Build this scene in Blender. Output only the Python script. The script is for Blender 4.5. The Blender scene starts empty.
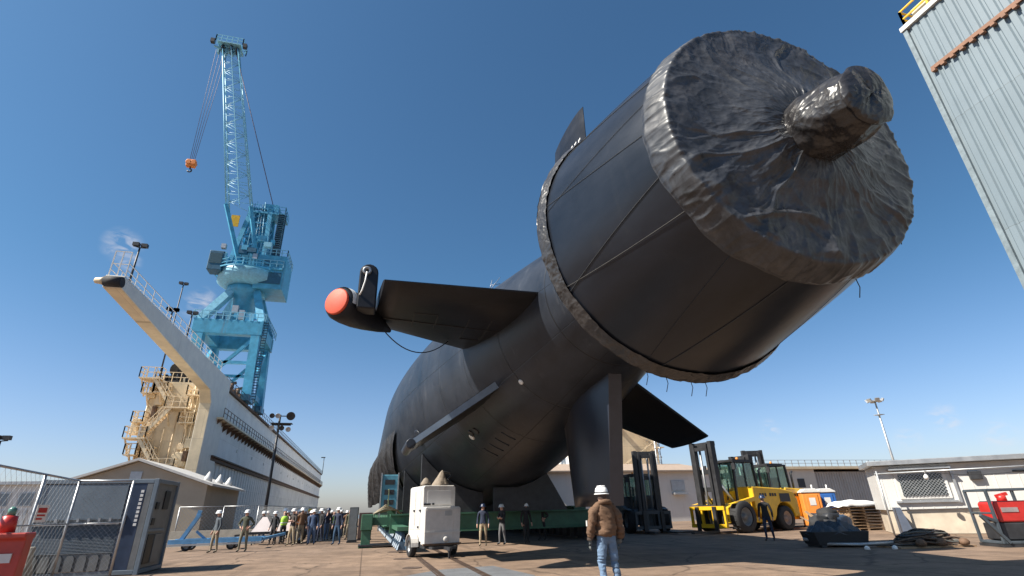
import bpy, bmesh, math, random
from mathutils import Vector, Matrix, noise, Quaternion
from math import sin, cos, pi, radians, atan2, sqrt
random.seed(7)
S = bpy.context.scene
C = S.collection
# ------------------------------------------------------------------ camera
# The yard's own axes are the world axes: +Y runs along the submarine and the dry dock.
PSI, PITCH, ROLL = .27, .415, .026
cam = bpy.data.cameras.new('camera'); cam.sensor_width = 36; cam.lens = 505 / 1024 * 36
cam.clip_start = .1; cam.clip_end = 9000
co = bpy.data.objects.new('camera', cam); C.objects.link(co)
co.matrix_world = Matrix.Translation((0, 0, 1.45)) @ (Matrix.Rotation(-PSI, 4, 'Z') @ Matrix.Rotation(pi / 2 + PITCH, 4, 'X') @ Matrix.Rotation(-ROLL, 4, 'Z'))
S.camera = co
# ------------------------------------------------------------------ light
TOSUN = Vector((-.93, -.13, 1)).normalized()
W = bpy.data.worlds.new('World'); S.world = W; W.use_nodes = True
nt = W.node_tree; nt.nodes.clear()
out = nt.nodes.new('ShaderNodeOutputWorld'); bg = nt.nodes.new('ShaderNodeBackground')
sky = nt.nodes.new('ShaderNodeTexSky'); sky.sky_type = 'NISHITA'; sky.sun_disc = False
sky.sun_elevation = math.asin(TOSUN.z); sky.sun_rotation = atan2(TOSUN.x, TOSUN.y)
sky.altitude = 0; sky.air_density = 1.0; sky.dust_density = 1.0; sky.ozone_density = 1.6
bg.inputs['Strength'].default_value = .056
# thin cirrus wisps: soft noise patches at fixed directions of the sky
def N(tree, t, **kw):
    n = tree.nodes.new(t)
    for k, v in kw.items(): setattr(n, k, v)
    return n
tc = N(nt, 'ShaderNodeTexCoord')
nz = N(nt, 'ShaderNodeTexNoise'); nz.inputs['Scale'].default_value = 34; nz.inputs['Detail'].default_value = 7; nz.inputs['Distortion'].default_value = .7
mp = N(nt, 'ShaderNodeMapping'); mp.inputs['Scale'].default_value = (1, 1, 2.2)
nt.links.new(tc.outputs['Generated'], mp.inputs[0]); nt.links.new(mp.outputs[0], nz.inputs['Vector'])
acc = None
for wd in [((-.402, .8263, .3944), .026, 1.0), ((-.3913, .8412, .3732), .016, .7), ((-.3043, .8949, .3264), .024, .7), ((-.2916, .8947, .3382), .022, .7),
           ((.6573, .7447, .1156), .018, .8), ((.8149, .5691, .1097), .022, .8), ((.7864, .6117, .0864), .018, .8), ((.8459, .5273, .0802), .024, .5)]:
    d = Vector(wd[0]).normalized()
    vm = N(nt, 'ShaderNodeVectorMath', operation='DISTANCE'); vm.inputs[1].default_value = d
    nt.links.new(tc.outputs['Generated'], vm.inputs[0])
    mr = N(nt, 'ShaderNodeMapRange'); mr.interpolation_type = 'SMOOTHSTEP'
    mr.inputs['From Min'].default_value = wd[1] * 1.25; mr.inputs['From Max'].default_value = 0
    mr.inputs['To Min'].default_value = 0; mr.inputs['To Max'].default_value = wd[2]
    nt.links.new(vm.outputs['Value'], mr.inputs['Value'])
    if acc is None: acc = mr.outputs[0]
    else:
        ad = N(nt, 'ShaderNodeMath', operation='MAXIMUM'); nt.links.new(acc, ad.inputs[0]); nt.links.new(mr.outputs[0], ad.inputs[1]); acc = ad.outputs[0]
nr = N(nt, 'ShaderNodeMapRange'); nr.inputs['From Min'].default_value = .40; nr.inputs['From Max'].default_value = .72
nt.links.new(nz.outputs['Fac'], nr.inputs['Value'])
mu = N(nt, 'ShaderNodeMath', operation='MULTIPLY'); nt.links.new(acc, mu.inputs[0]); nt.links.new(nr.outputs[0], mu.inputs[1])
mx = N(nt, 'ShaderNodeMix', data_type='RGBA'); mx.inputs[7].default_value = (7.5, 7.3, 7.6, 1)
nt.links.new(mu.outputs[0], mx.inputs[0])
hs = N(nt, 'ShaderNodeMix', data_type='RGBA', blend_type='MULTIPLY'); hs.inputs[0].default_value = 1; zs = N(nt, 'ShaderNodeSeparateXYZ'); nt.links.new(tc.outputs['Generated'], zs.inputs[0])
zr = N(nt, 'ShaderNodeMapRange'); zr.interpolation_type = 'SMOOTHSTEP'; zr.inputs['From Min'].default_value = -.02; zr.inputs['From Max'].default_value = .42; nt.links.new(zs.outputs['Z'], zr.inputs['Value'])
tn = N(nt, 'ShaderNodeMix', data_type='RGBA'); tn.inputs[6].default_value = (1.16, 1.18, 1.42, 1); tn.inputs[7].default_value = (.62, .99, 1.17, 1)
nt.links.new(zr.outputs[0], tn.inputs[0]); nt.links.new(tn.outputs[2], hs.inputs[7])
nt.links.new(sky.outputs[0], hs.inputs[6]); nt.links.new(hs.outputs[2], mx.inputs[6])
nt.links.new(mx.outputs[2], bg.inputs['Color']); nt.links.new(bg.outputs[0], out.inputs[0])
sl = bpy.data.lights.new('sun', 'SUN'); sl.energy = 5.0; sl.angle = radians(.5); sl.color = (1, .93, .82)
so = bpy.data.objects.new('sun', sl); C.objects.link(so); so.rotation_euler = TOSUN.to_track_quat('Z', 'Y').to_euler()
S.view_settings.view_transform = 'Standard'; S.view_settings.look = 'None'; S.view_settings.gamma = 1
S.view_settings.exposure = 0.98
try: S.view_settings.use_curve_mapping = False
except Exception: pass

# ------------------------------------------------------------------ materials
MATS = {}
def mat(name, col, rough=.6, metal=0, var=.25, vscale=3., bump=0., bscale=20., streak=0., streak_col=(.18, .09, .04), spec=.5, coat=0, stretch=(1, 1, 1), plates=None):
    if name in MATS: return MATS[name]
    m = bpy.data.materials.new(name); m.use_nodes = True; t = m.node_tree
    b = t.nodes['Principled BSDF']
    b.inputs['Roughness'].default_value = rough; b.inputs['Metallic'].default_value = metal
    b.inputs['Specular IOR Level'].default_value = spec; b.inputs['Coat Weight'].default_value = coat
    tc = N(t, 'ShaderNodeTexCoord'); mp = N(t, 'ShaderNodeMapping'); mp.inputs['Scale'].default_value = stretch
    t.links.new(tc.outputs['Object'], mp.inputs[0])
    n1 = N(t, 'ShaderNodeTexNoise'); n1.inputs['Scale'].default_value = vscale; n1.inputs['Detail'].default_value = 6; n1.inputs['Roughness'].default_value = .65
    t.links.new(mp.outputs[0], n1.inputs['Vector'])
    cr = N(t, 'ShaderNodeValToRGB')
    lo = tuple(c * (1 - var) for c in col); hi = tuple(min(1, c * (1 + var)) for c in col)
    cr.color_ramp.elements[0].position = .3; cr.color_ramp.elements[1].position = .7
    cr.color_ramp.elements[0].color = (*lo, 1); cr.color_ramp.elements[1].color = (*hi, 1)
    t.links.new(n1.outputs['Fac'], cr.inputs[0]); colout = cr.outputs[0]
    if streak > 0:
        m2 = N(t, 'ShaderNodeMapping'); m2.inputs['Scale'].default_value = (2.2, 2.2, .16)
        t.links.new(tc.outputs['Object'], m2.inputs[0])
        n2 = N(t, 'ShaderNodeTexNoise'); n2.inputs['Scale'].default_value = .9; n2.inputs['Detail'].default_value = 8; n2.inputs['Roughness'].default_value = .7
        t.links.new(m2.outputs[0], n2.inputs['Vector'])
        r2 = N(t, 'ShaderNodeMapRange'); r2.inputs['From Min'].default_value = .56; r2.inputs['From Max'].default_value = .78; r2.inputs['To Max'].default_value = streak
        t.links.new(n2.outputs['Fac'], r2.inputs['Value'])
        mm = N(t, 'ShaderNodeMix', data_type='RGBA'); mm.inputs[7].default_value = (*streak_col, 1)
        t.links.new(r2.outputs[0], mm.inputs[0]); t.links.new(colout, mm.inputs[6]); colout = mm.outputs[2]
    if plates:
        sx = N(t, 'ShaderNodeSeparateXYZ'); cx_ = N(t, 'ShaderNodeCombineXYZ'); t.links.new(tc.outputs['Object'], sx.inputs[0])
        t.links.new(sx.outputs[plates[2]], cx_.inputs[0]); t.links.new(sx.outputs['Z'], cx_.inputs[1])
        bk = N(t, 'ShaderNodeTexBrick'); bk.inputs['Scale'].default_value = 1; bk.inputs['Brick Width'].default_value = plates[0]; bk.inputs['Row Height'].default_value = plates[1]
        bk.inputs['Mortar Size'].default_value = .012; bk.inputs['Color1'].default_value = (1, 1, 1, 1); bk.inputs['Color2'].default_value = (.87, .88, .88, 1); bk.inputs['Mortar'].default_value = (.62, .58, .54, 1)
        t.links.new(cx_.outputs[0], bk.inputs['Vector'])
        mk_ = N(t, 'ShaderNodeMix', data_type='RGBA', blend_type='MULTIPLY'); mk_.inputs[0].default_value = 1
        t.links.new(colout, mk_.inputs[6]); t.links.new(bk.outputs['Color'], mk_.inputs[7]); colout = mk_.outputs[2]
    t.links.new(colout, b.inputs['Base Color'])
    rr = N(t, 'ShaderNodeMapRange'); rr.inputs['To Min'].default_value = max(.05, rough - .12); rr.inputs['To Max'].default_value = min(1, rough + .12)
    t.links.new(n1.outputs['Fac'], rr.inputs['Value']); t.links.new(rr.outputs[0], b.inputs['Roughness'])
    if bump > 0:
        n3 = N(t, 'ShaderNodeTexNoise'); n3.inputs['Scale'].default_value = bscale; n3.inputs['Detail'].default_value = 5
        t.links.new(mp.outputs[0], n3.inputs['Vector'])
        bp = N(t, 'ShaderNodeBump'); bp.inputs['Strength'].default_value = bump; bp.inputs['Distance'].default_value = .05
        t.links.new(n3.outputs['Fac'], bp.inputs['Height']); t.links.new(bp.outputs[0], b.inputs['Normal'])
    MATS[name] = m
    return m
def glass(name, col=(.03, .05, .05), rough=.08, alpha=1):
    if name in MATS: return MATS[name]
    m = bpy.data.materials.new(name); m.use_nodes = True; b = m.node_tree.nodes['Principled BSDF']
    b.inputs['Base Color'].default_value = (*col, 1); b.inputs['Roughness'].default_value = rough
    b.inputs['IOR'].default_value = 1.5; b.inputs['Transmission Weight'].default_value = alpha
    MATS[name] = m; return m

# ------------------------------------------------------------------ mesh builder
class MB:
    def __init__(s): s.v = []; s.f = []; s.sm = []
    def add(s, vs, fs, smooth=False):
        o = len(s.v); s.v += [tuple(x) for x in vs]; s.f += [tuple(i + o for i in f) for f in fs]; s.sm += [smooth] * len(fs); return s
    def box(s, x0, x1, y0, y1, z0, z1, M=None):
        vs = [Vector((x, y, z)) for z in (z0, z1) for y in (y0, y1) for x in (x0, x1)]
        if M: vs = [M @ v for v in vs]
        return s.add(vs, [(0, 2, 3, 1), (4, 5, 7, 6), (0, 1, 5, 4), (2, 6, 7, 3), (0, 4, 6, 2), (1, 3, 7, 5)])
    def bar(s, p, q, w=.1, h=None, up=(0, 0, 1)):
        p = Vector(p); q = Vector(q); h = h or w; d = (q - p)
        if d.length < 1e-6: return s
        d.normalize(); u = Vector(up)
        if abs(d.dot(u)) > .98: u = Vector((0, 1, 0))
        a = d.cross(u).normalized(); b = a.cross(d)
        vs = [e + a * (i * w / 2) + b * (j * h / 2) for e in (p, q) for i, j in ((-1, -1), (1, -1), (1, 1), (-1, 1))]
        return s.add(vs, [(3, 2, 1, 0), (4, 5, 6, 7), (0, 1, 5, 4), (1, 2, 6, 5), (2, 3, 7, 6), (3, 0, 4, 7)])
    def tube(s, pts, r, n=8, cap=True):
        pts = [Vector(p) for p in pts]; rs = r if isinstance(r, (list, tuple)) else [r] * len(pts)
        vs = []; a = None
        for i, p in enumerate(pts):
            d = (pts[min(i + 1, len(pts) - 1)] - pts[max(i - 1, 0)]).normalized()
            if a is None:
                a = d.cross(Vector((0, 0, 1)));
                if a.length < .05: a = d.cross(Vector((1, 0, 0)))
            a = (a - d * a.dot(d)).normalized(); b = d.cross(a)
            vs += [p + (a * cos(2 * pi * k / n) + b * sin(2 * pi * k / n)) * rs[i] for k in range(n)]
        fs = [(i * n + k, i * n + (k + 1) % n, (i + 1) * n + (k + 1) % n, (i + 1) * n + k) for i in range(len(pts) - 1) for k in range(n)]
        s.add(vs, fs, True)
        if cap:
            o = len(s.v) - len(vs); s.f += [tuple(o + k for k in reversed(range(n))), tuple(len(s.v) - n + k for k in range(n))]; s.sm += [False, False]
        return s
    def lathe(s, prof, n=24, M=None, smooth=True, cap=True):   # profile of (r, z) about local Z
        vs = [Vector((r * cos(2 * pi * k / n), r * sin(2 * pi * k / n), z)) for r, z in prof for k in range(n)]
        if M: vs = [M @ v for v in vs]
        fs = [(i * n + k, i * n + (k + 1) % n, (i + 1) * n + (k + 1) % n, (i + 1) * n + k) for i in range(len(prof) - 1) for k in range(n)]
        o = len(s.v); s.add(vs, fs, smooth)
        if cap: s.f += [tuple(o + k for k in reversed(range(n))), tuple(o + (len(prof) - 1) * n + k for k in range(n))]; s.sm += [False, False]
        return s
    def prism(s, poly, axis, lo, hi):
        def P(a, b, c): return {'x': (c, a, b), 'y': (a, c, b), 'z': (a, b, c)}[axis]
        n = len(poly); vs = [P(a, b, lo) for a, b in poly] + [P(a, b, hi) for a, b in poly]
        return s.add(vs, [tuple(range(n)), tuple(reversed(range(n, 2 * n)))] + [(i, i + n, (i + 1) % n + n, (i + 1) % n) for i in range(n)])
    def cyl(s, p, q, r, n=20, r2=None): return s.tube([p, q], [r, r if r2 is None else r2], n)
def build(name, mb, m, parent=None, bevel=0, loc=None, label=None, fixn=True):
    me = bpy.data.meshes.new(name); me.from_pydata(mb.v, [], mb.f)
    me.polygons.foreach_set('use_smooth', mb.sm); me.update()
    if fixn:
        bm = bmesh.new(); bm.from_mesh(me); bmesh.ops.recalc_face_normals(bm, faces=bm.faces[:]); bm.to_mesh(me); bm.free()
    me.materials.append(m)
    o = bpy.data.objects.new(name, me); C.objects.link(o)
    if parent: o.parent = parent
    if loc is not None: o.location = loc
    if bevel:
        b = o.modifiers.new('bevel', 'BEVEL'); b.width = bevel; b.segments = 2; b.limit_method = 'ANGLE'; b.angle_limit = radians(40)
    if label: o['label'] = label
    return o
def tag(o, label, cat, group=None):
    o['label'] = label; o['category'] = cat
    if group: o['group'] = group
    return o
def thing(name, label, cat, loc=(0, 0, 0), rz=0, group=None):
    o = bpy.data.objects.new(name, None); C.objects.link(o); o.empty_display_size = .2
    o.location = loc; o.rotation_euler = (0, 0, rz)
    return tag(o, label, cat, group)
def copy_tree(o, parent=None):
    c = o.copy(); C.objects.link(c)
    if parent: c.parent = parent
    for ch in list(o.children): copy_tree(ch, c)
    return c
def text(name, body, m, parent, M, size, label=None, depth=.004):
    cu = bpy.data.curves.new('t', 'FONT'); cu.body = body; cu.size = size; cu.extrude = depth; cu.align_x = 'CENTER'; cu.align_y = 'CENTER'
    to = bpy.data.objects.new('t', cu); C.objects.link(to)
    dg = bpy.context.evaluated_depsgraph_get(); me = bpy.data.meshes.new_from_object(to.evaluated_get(dg))
    bpy.data.objects.remove(to); me.transform(M); me.materials.clear(); me.materials.append(m)
    o = bpy.data.objects.new(name, me); C.objects.link(o); o.parent = parent
    return o
def sst(a, b, x):
    t = max(0, min(1, (x - a) / (b - a))); return t * t * (3 - 2 * t)

M_white = mat('white_paint', (.62, .61, .59), .45, var=.12, vscale=2, streak=.35, streak_col=(.35, .24, .15))
M_steel = mat('grey_steel', (.28, .29, .3), .45, metal=.6, var=.2)
M_galv = mat('galvanised', (.42, .43, .44), .45, metal=.7, var=.15)
M_black = mat('black_paint', (.02, .02, .022), .5, var=.3)
M_rubber = mat('rubber', (.022, .022, .024), .8, var=.3, vscale=12)
M_dark = mat('dark_steel', (.035, .036, .04), .5, metal=.2, var=.35)
M_yellow = mat('yellow_paint', (.72, .42, .02), .4, var=.12, vscale=2.5, streak=.2)
M_blue = mat('blue_paint', (.05, .2, .5), .4, var=.15)
M_green = mat('green_paint', (.042, .125, .075), .5, var=.25, vscale=2, streak=.3)
M_orange = mat('orange_plastic', (.75, .26, .05), .45, var=.1)
M_red = mat('red_paint', (.5, .03, .025), .4, var=.15)

# ------------------------------------------------------------------ setting
def ground():
    m = bpy.data.materials.new('concrete_yard'); m.use_nodes = True; t = m.node_tree; b = t.nodes['Principled BSDF']
    tc = N(t, 'ShaderNodeTexCoord')
    def noise_(sc, det=6, r=.6, st=(1, 1, 1)):
        mp = N(t, 'ShaderNodeMapping'); mp.inputs['Scale'].default_value = st; t.links.new(tc.outputs['Object'], mp.inputs[0])
        n = N(t, 'ShaderNodeTexNoise'); n.inputs['Scale'].default_value = sc; n.inputs['Detail'].default_value = det; n.inputs['Roughness'].default_value = r
        t.links.new(mp.outputs[0], n.inputs['Vector']); return n.outputs['Fac']
    cr = N(t, 'ShaderNodeValToRGB'); e = cr.color_ramp.elements
    e[0].position = .3; e[0].color = (.185, .126, .086, 1); e[1].position = .72; e[1].color = (.31, .216, .152, 1)
    t.links.new(noise_(.35, 8, .7), cr.inputs[0])
    cr2 = N(t, 'ShaderNodeValToRGB'); e = cr2.color_ramp.elements
    e[0].position = .38; e[0].color = (.55, .55, .56, 1); e[1].position = .6; e[1].color = (1, 1, 1, 1)
    t.links.new(noise_(1.1, 9, .72), cr2.inputs[0])
    mm = N(t, 'ShaderNodeMix', data_type='RGBA', blend_type='MULTIPLY'); mm.inputs[0].default_value = .7
    t.links.new(cr.outputs[0], mm.inputs[6]); t.links.new(cr2.outputs[0], mm.inputs[7])
    cr3 = N(t, 'ShaderNodeValToRGB'); e = cr3.color_ramp.elements
    e[0].position = .35; e[0].color = (.72, .72, .72, 1); e[1].position = .65; e[1].color = (1.1, 1.1, 1.1, 1)
    t.links.new(noise_(30, 4, .6), cr3.inputs[0])
    m2 = N(t, 'ShaderNodeMix', data_type='RGBA', blend_type='MULTIPLY'); m2.inputs[0].default_value = .6
    t.links.new(mm.outputs[2], m2.inputs[6]); t.links.new(cr3.outputs[0], m2.inputs[7])
    br = N(t, 'ShaderNodeTexBrick'); br.offset = 0; br.inputs['Scale'].default_value = 1; br.inputs['Brick Width'].default_value = 6; br.inputs['Row Height'].default_value = 6
    br.inputs['Mortar Size'].default_value = .02; br.inputs['Color1'].default_value = (1, 1, 1, 1); br.inputs['Color2'].default_value = (.86, .87, .9, 1); br.inputs['Mortar'].default_value = (.35, .33, .32, 1)
    t.links.new(tc.outputs['Object'], br.inputs['Vector'])
    m3 = N(t, 'ShaderNodeMix', data_type='RGBA', blend_type='MULTIPLY'); m3.inputs[0].default_value = .8
    t.links.new(m2.outputs[2], m3.inputs[6]); t.links.new(br.outputs['Color'], m3.inputs[7])
    # tyre and oil streaks along the yard
    cr4 = N(t, 'ShaderNodeValToRGB'); e = cr4.color_ramp.elements
    e[0].position = .54; e[0].color = (1, 1, 1, 1); e[1].position = .72; e[1].color = (.5, .5, .52, 1)
    t.links.new(noise_(.9, 6, .6, (1.4, .22, 1)), cr4.inputs[0])
    m4 = N(t, 'ShaderNodeMix', data_type='RGBA', blend_type='MULTIPLY'); m4.inputs[0].default_value = .8
    t.links.new(m3.outputs[2], m4.inputs[6]); t.links.new(cr4.outputs[0], m4.inputs[7])
    vo = N(t, 'ShaderNodeTexVoronoi', feature='DISTANCE_TO_EDGE'); vo.inputs['Scale'].default_value = .33
    nd = N(t, 'ShaderNodeTexNoise'); nd.inputs['Scale'].default_value = 1.6; nd.inputs['Detail'].default_value = 6; t.links.new(tc.outputs['Object'], nd.inputs['Vector'])
    va = N(t, 'ShaderNodeMix', data_type='VECTOR'); va.inputs[0].default_value = .28; t.links.new(tc.outputs['Object'], va.inputs[4]); t.links.new(nd.outputs['Color'], va.inputs[5]); t.links.new(va.outputs[1], vo.inputs['Vector'])
    cr5 = N(t, 'ShaderNodeMapRange'); cr5.inputs['From Max'].default_value = .012; cr5.inputs['To Min'].default_value = .45; t.links.new(vo.outputs['Distance'], cr5.inputs['Value'])
    m5 = N(t, 'ShaderNodeMix', data_type='RGBA', blend_type='MULTIPLY'); m5.inputs[0].default_value = 1
    t.links.new(m4.outputs[2], m5.inputs[6]); t.links.new(cr5.outputs[0], m5.inputs[7])
    t.links.new(m5.outputs[2], b.inputs['Base Color']); b.inputs['Roughness'].default_value = .85; b.inputs['Specular IOR Level'].default_value = .3
    bp = N(t, 'ShaderNodeBump'); bp.inputs['Strength'].default_value = .35; bp.inputs['Distance'].default_value = .02
    t.links.new(noise_(14, 8, .7), bp.inputs['Height']); t.links.new(bp.outputs[0], b.inputs['Normal'])
    mb = MB(); mb.add([(-400, -300, 0), (500, -300, 0), (500, 230, 0), (-400, 230, 0), (-400, 230, -6), (500, 230, -6)], [(0, 1, 2, 3), (3, 2, 5, 4)])
    o = build('ground', mb, m); o['kind'] = 'structure'
    mw = mat('sea_water', (.05, .10, .14), .12, var=.15, vscale=.05, bump=.4, bscale=.6)
    mb = MB(); mb.lathe([(.01, -2.5), (6000, -2.5)], 64, Matrix.Translation((0, 500, 0)), False, False)
    mb.f = [tuple(i for i in f) for f in mb.f]
    o = build('water', mb, mw); o['kind'] = 'structure'
    ma = mat('asphalt_patch', (.12, .125, .135), .85, var=.25, vscale=1.5, bump=.3, bscale=40)
    mb = MB(); mb.add([(-.6, 9, .004), (2.6, 9, .004), (4.1, 13.4, .004), (3.7, 16.2, .004), (2.1, 15.9, .004), (.9, 14.6, .004)], [(0, 1, 2, 3, 4, 5)])
    o = build('pavement', mb, ma); o['kind'] = 'structure'
    mr = mat('rail_steel', (.09, .06, .045), .6, metal=.5, var=.3)
    for x in (1.95, 3.0):
        mb = MB(); mb.box(x - .035, x + .035, 2, 120, .001, .016); mb.box(x - .10, x - .05, 2, 120, .001, .010); mb.box(x + .05, x + .10, 2, 120, .001, .010)
        o = build('ground_rail', mb, mr); o['kind'] = 'structure'
    mc = mat('cover_iron', (.10, .07, .055), .7, metal=.4, var=.3)
    for x, y, r in ((1.32, 23.9, .32), (1.37, 20.2, .3), (1.44, 16.8, .28), (1.3, 28, .3)):
        mb = MB(); mb.lathe([(r, .002), (r, .012), (r * .8, .014), (r * .78, .008), (.01, .008)], 24, None, False)
        o = build('manhole_cover', mb, mc, loc=(x, y, 0))
        tag(o, 'rusty round cover set in the concrete left of the white trailer', 'manhole cover', 'iron covers beside the rails')
ground()

# ------------------------------------------------------------------ submarine
AX, AZ, Y0 = 6.54, 7.2, 5.37
def hull_r(y):
    s = y - Y0; k = max(0, min(1, (34 - s) / 31)); r = 1.2 + 4.5 * (1 - k ** 1.7)
    return r
def rubber_mat():
    m = bpy.data.materials.new('anechoic_coating'); m.use_nodes = True; t = m.node_tree; b = t.nodes['Principled BSDF']
    tc = N(t, 'ShaderNodeTexCoord'); se = N(t, 'ShaderNodeSeparateXYZ'); t.links.new(tc.outputs['Object'], se.inputs[0])
    mp = N(t, 'ShaderNodeMapping'); mp.inputs['Scale'].default_value = (1, .35, .35); t.links.new(tc.outputs['Object'], mp.inputs[0])
    n = N(t, 'ShaderNodeTexNoise'); n.inputs['Scale'].default_value = 1.3; n.inputs['Detail'].default_value = 7; n.inputs['Roughness'].default_value = .65
    t.links.new(mp.outputs[0], n.inputs['Vector'])
    cr = N(t, 'ShaderNodeValToRGB'); e = cr.color_ramp.elements
    e[0].position = .3; e[0].color = (.013, .017, .025, 1); e[1].position = .75; e[1].color = (.040, .047, .062, 1)
    t.links.new(n.outputs['Fac'], cr.inputs[0])
    # seam rings every 2.6 m along the hull and plates around it
    def seam(sock, period, width):
        a = N(t, 'ShaderNodeMath', operation='PINGPONG'); a.inputs[1].default_value = period / 2; t.links.new(sock, a.inputs[0])
        r = N(t, 'ShaderNodeMapRange'); r.inputs['From Min'].default_value = 0; r.inputs['From Max'].default_value = width; t.links.new(a.outputs[0], r.inputs['Value']); return r.outputs[0]
    s1 = seam(se.outputs['Y'], 3.1, .035)
    at = N(t, 'ShaderNodeMath', operation='ARCTAN2'); t.links.new(se.outputs['Z'], at.inputs[0]); t.links.new(se.outputs['X'], at.inputs[1])
    s2 = seam(at.outputs[0], 2 * pi / 10, .006)
    mn = N(t, 'ShaderNodeMath', operation='MINIMUM'); t.links.new(s1, mn.inputs[0]); t.links.new(s2, mn.inputs[1])
    mm = N(t, 'ShaderNodeMix', data_type='RGBA', blend_type='MIX'); mm.inputs[6].default_value = (.010, .010, .011, 1)
    t.links.new(mn.outputs[0], mm.inputs[0]); t.links.new(cr.outputs[0], mm.inputs[7])
    sc_ = N(t, 'ShaderNodeMath', operation='MULTIPLY'); sc_.inputs[1].default_value = 5; t.links.new(at.outputs[0], sc_.inputs[0])
    cv = N(t, 'ShaderNodeCombineXYZ'); t.links.new(se.outputs['Y'], cv.inputs[0]); t.links.new(sc_.outputs[0], cv.inputs[1])
    bk = N(t, 'ShaderNodeTexBrick'); bk.inputs['Scale'].default_value = 1; bk.inputs['Brick Width'].default_value = .9; bk.inputs['Row Height'].default_value = .9; bk.inputs['Mortar Size'].default_value = .006
    bk.inputs['Color1'].default_value = (1, 1, 1, 1); bk.inputs['Color2'].default_value = (.78, .78, .8, 1); bk.inputs['Mortar'].default_value = (.6, .6, .6, 1); t.links.new(cv.outputs[0], bk.inputs['Vector'])
    mt_ = N(t, 'ShaderNodeMix', data_type='RGBA', blend_type='MULTIPLY'); mt_.inputs[0].default_value = .7
    t.links.new(mm.outputs[2], mt_.inputs[6]); t.links.new(bk.outputs['Color'], mt_.inputs[7])
    # pale scuffs and dried runs
    m2 = N(t, 'ShaderNodeMapping'); m2.inputs['Scale'].default_value = (1.6, 1.6, .25); t.links.new(tc.outputs['Object'], m2.inputs[0])
    n4 = N(t, 'ShaderNodeTexNoise'); n4.inputs['Scale'].default_value = 1.5; n4.inputs['Detail'].default_value = 9; n4.inputs['Roughness'].default_value = .75; t.links.new(m2.outputs[0], n4.inputs['Vector'])
    r4 = N(t, 'ShaderNodeMapRange'); r4.inputs['From Min'].default_value = .57; r4.inputs['From Max'].default_value = .8; r4.inputs['To Max'].default_value = .55; t.links.new(n4.outputs['Fac'], r4.inputs['Value'])
    m6 = N(t, 'ShaderNodeMix', data_type='RGBA'); m6.inputs[7].default_value = (.11, .115, .125, 1); t.links.new(r4.outputs[0], m6.inputs[0]); t.links.new(mt_.outputs[2], m6.inputs[6])
    t.links.new(m6.outputs[2], b.inputs['Base Color'])
    rr = N(t, 'ShaderNodeMapRange'); rr.inputs['To Min'].default_value = .27; rr.inputs['To Max'].default_value = .52; t.links.new(n.outputs['Fac'], rr.inputs['Value'])
    t.links.new(rr.outputs[0], b.inputs['Roughness']); b.inputs['Specular IOR Level'].default_value = .32
    n2 = N(t, 'ShaderNodeTexNoise'); n2.inputs['Scale'].default_value = 2.2; n2.inputs['Detail'].default_value = 4; t.links.new(tc.outputs['Object'], n2.inputs['Vector'])
    ad = N(t, 'ShaderNodeMath', operation='MULTIPLY_ADD'); ad.inputs[1].default_value = .35; t.links.new(n2.outputs['Fac'], ad.inputs[0]); t.links.new(mn.outputs[0], ad.inputs[2])
    bp = N(t, 'ShaderNodeBump'); bp.inputs['Strength'].default_value = .35; bp.inputs['Distance'].default_value = .03
    t.links.new(ad.outputs[0], bp.inputs['Height']); t.links.new(bp.outputs[0], b.inputs['Normal'])
    return m
M_hull = rubber_mat()
M_duct = mat('duct_coating', (.010, .013, .020), .34, var=.45, vscale=.9, bump=.08, bscale=2.2, stretch=(1, .35, 1), spec=.38, streak=.25, streak_col=(.04, .042, .047))
M_fin = mat('fin_coating', (.011, .012, .016), .42, var=.4, vscale=1.2, bump=.08, bscale=4, spec=.3)
M_mark = mat('mark_white', (.75, .75, .73), .6, var=.1)
sub = thing('submarine', 'huge black submarine seen from its tarp wrapped stern, resting on green cradles', 'submarine', (AX, 0, AZ))
RY = Matrix.Rotation(-pi / 2, 4, 'X')      # local lathe Z -> world +Y
prof = [(.3, 6.2), (1.0, 7.0)]
y = 8.0
while y < 42: prof.append((hull_r(y), y)); y += .5
for y in (46, 60, 80, 92, 98, 103, 107, 110, 111): prof.append((5.7 if y < 92 else 5.7 * sqrt(max(.002, 1 - ((y - 92) / 19.1) ** 2)), y))
mb = MB(); mb.lathe(prof, 160, RY); build('hull', mb, M_hull, sub)
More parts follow.
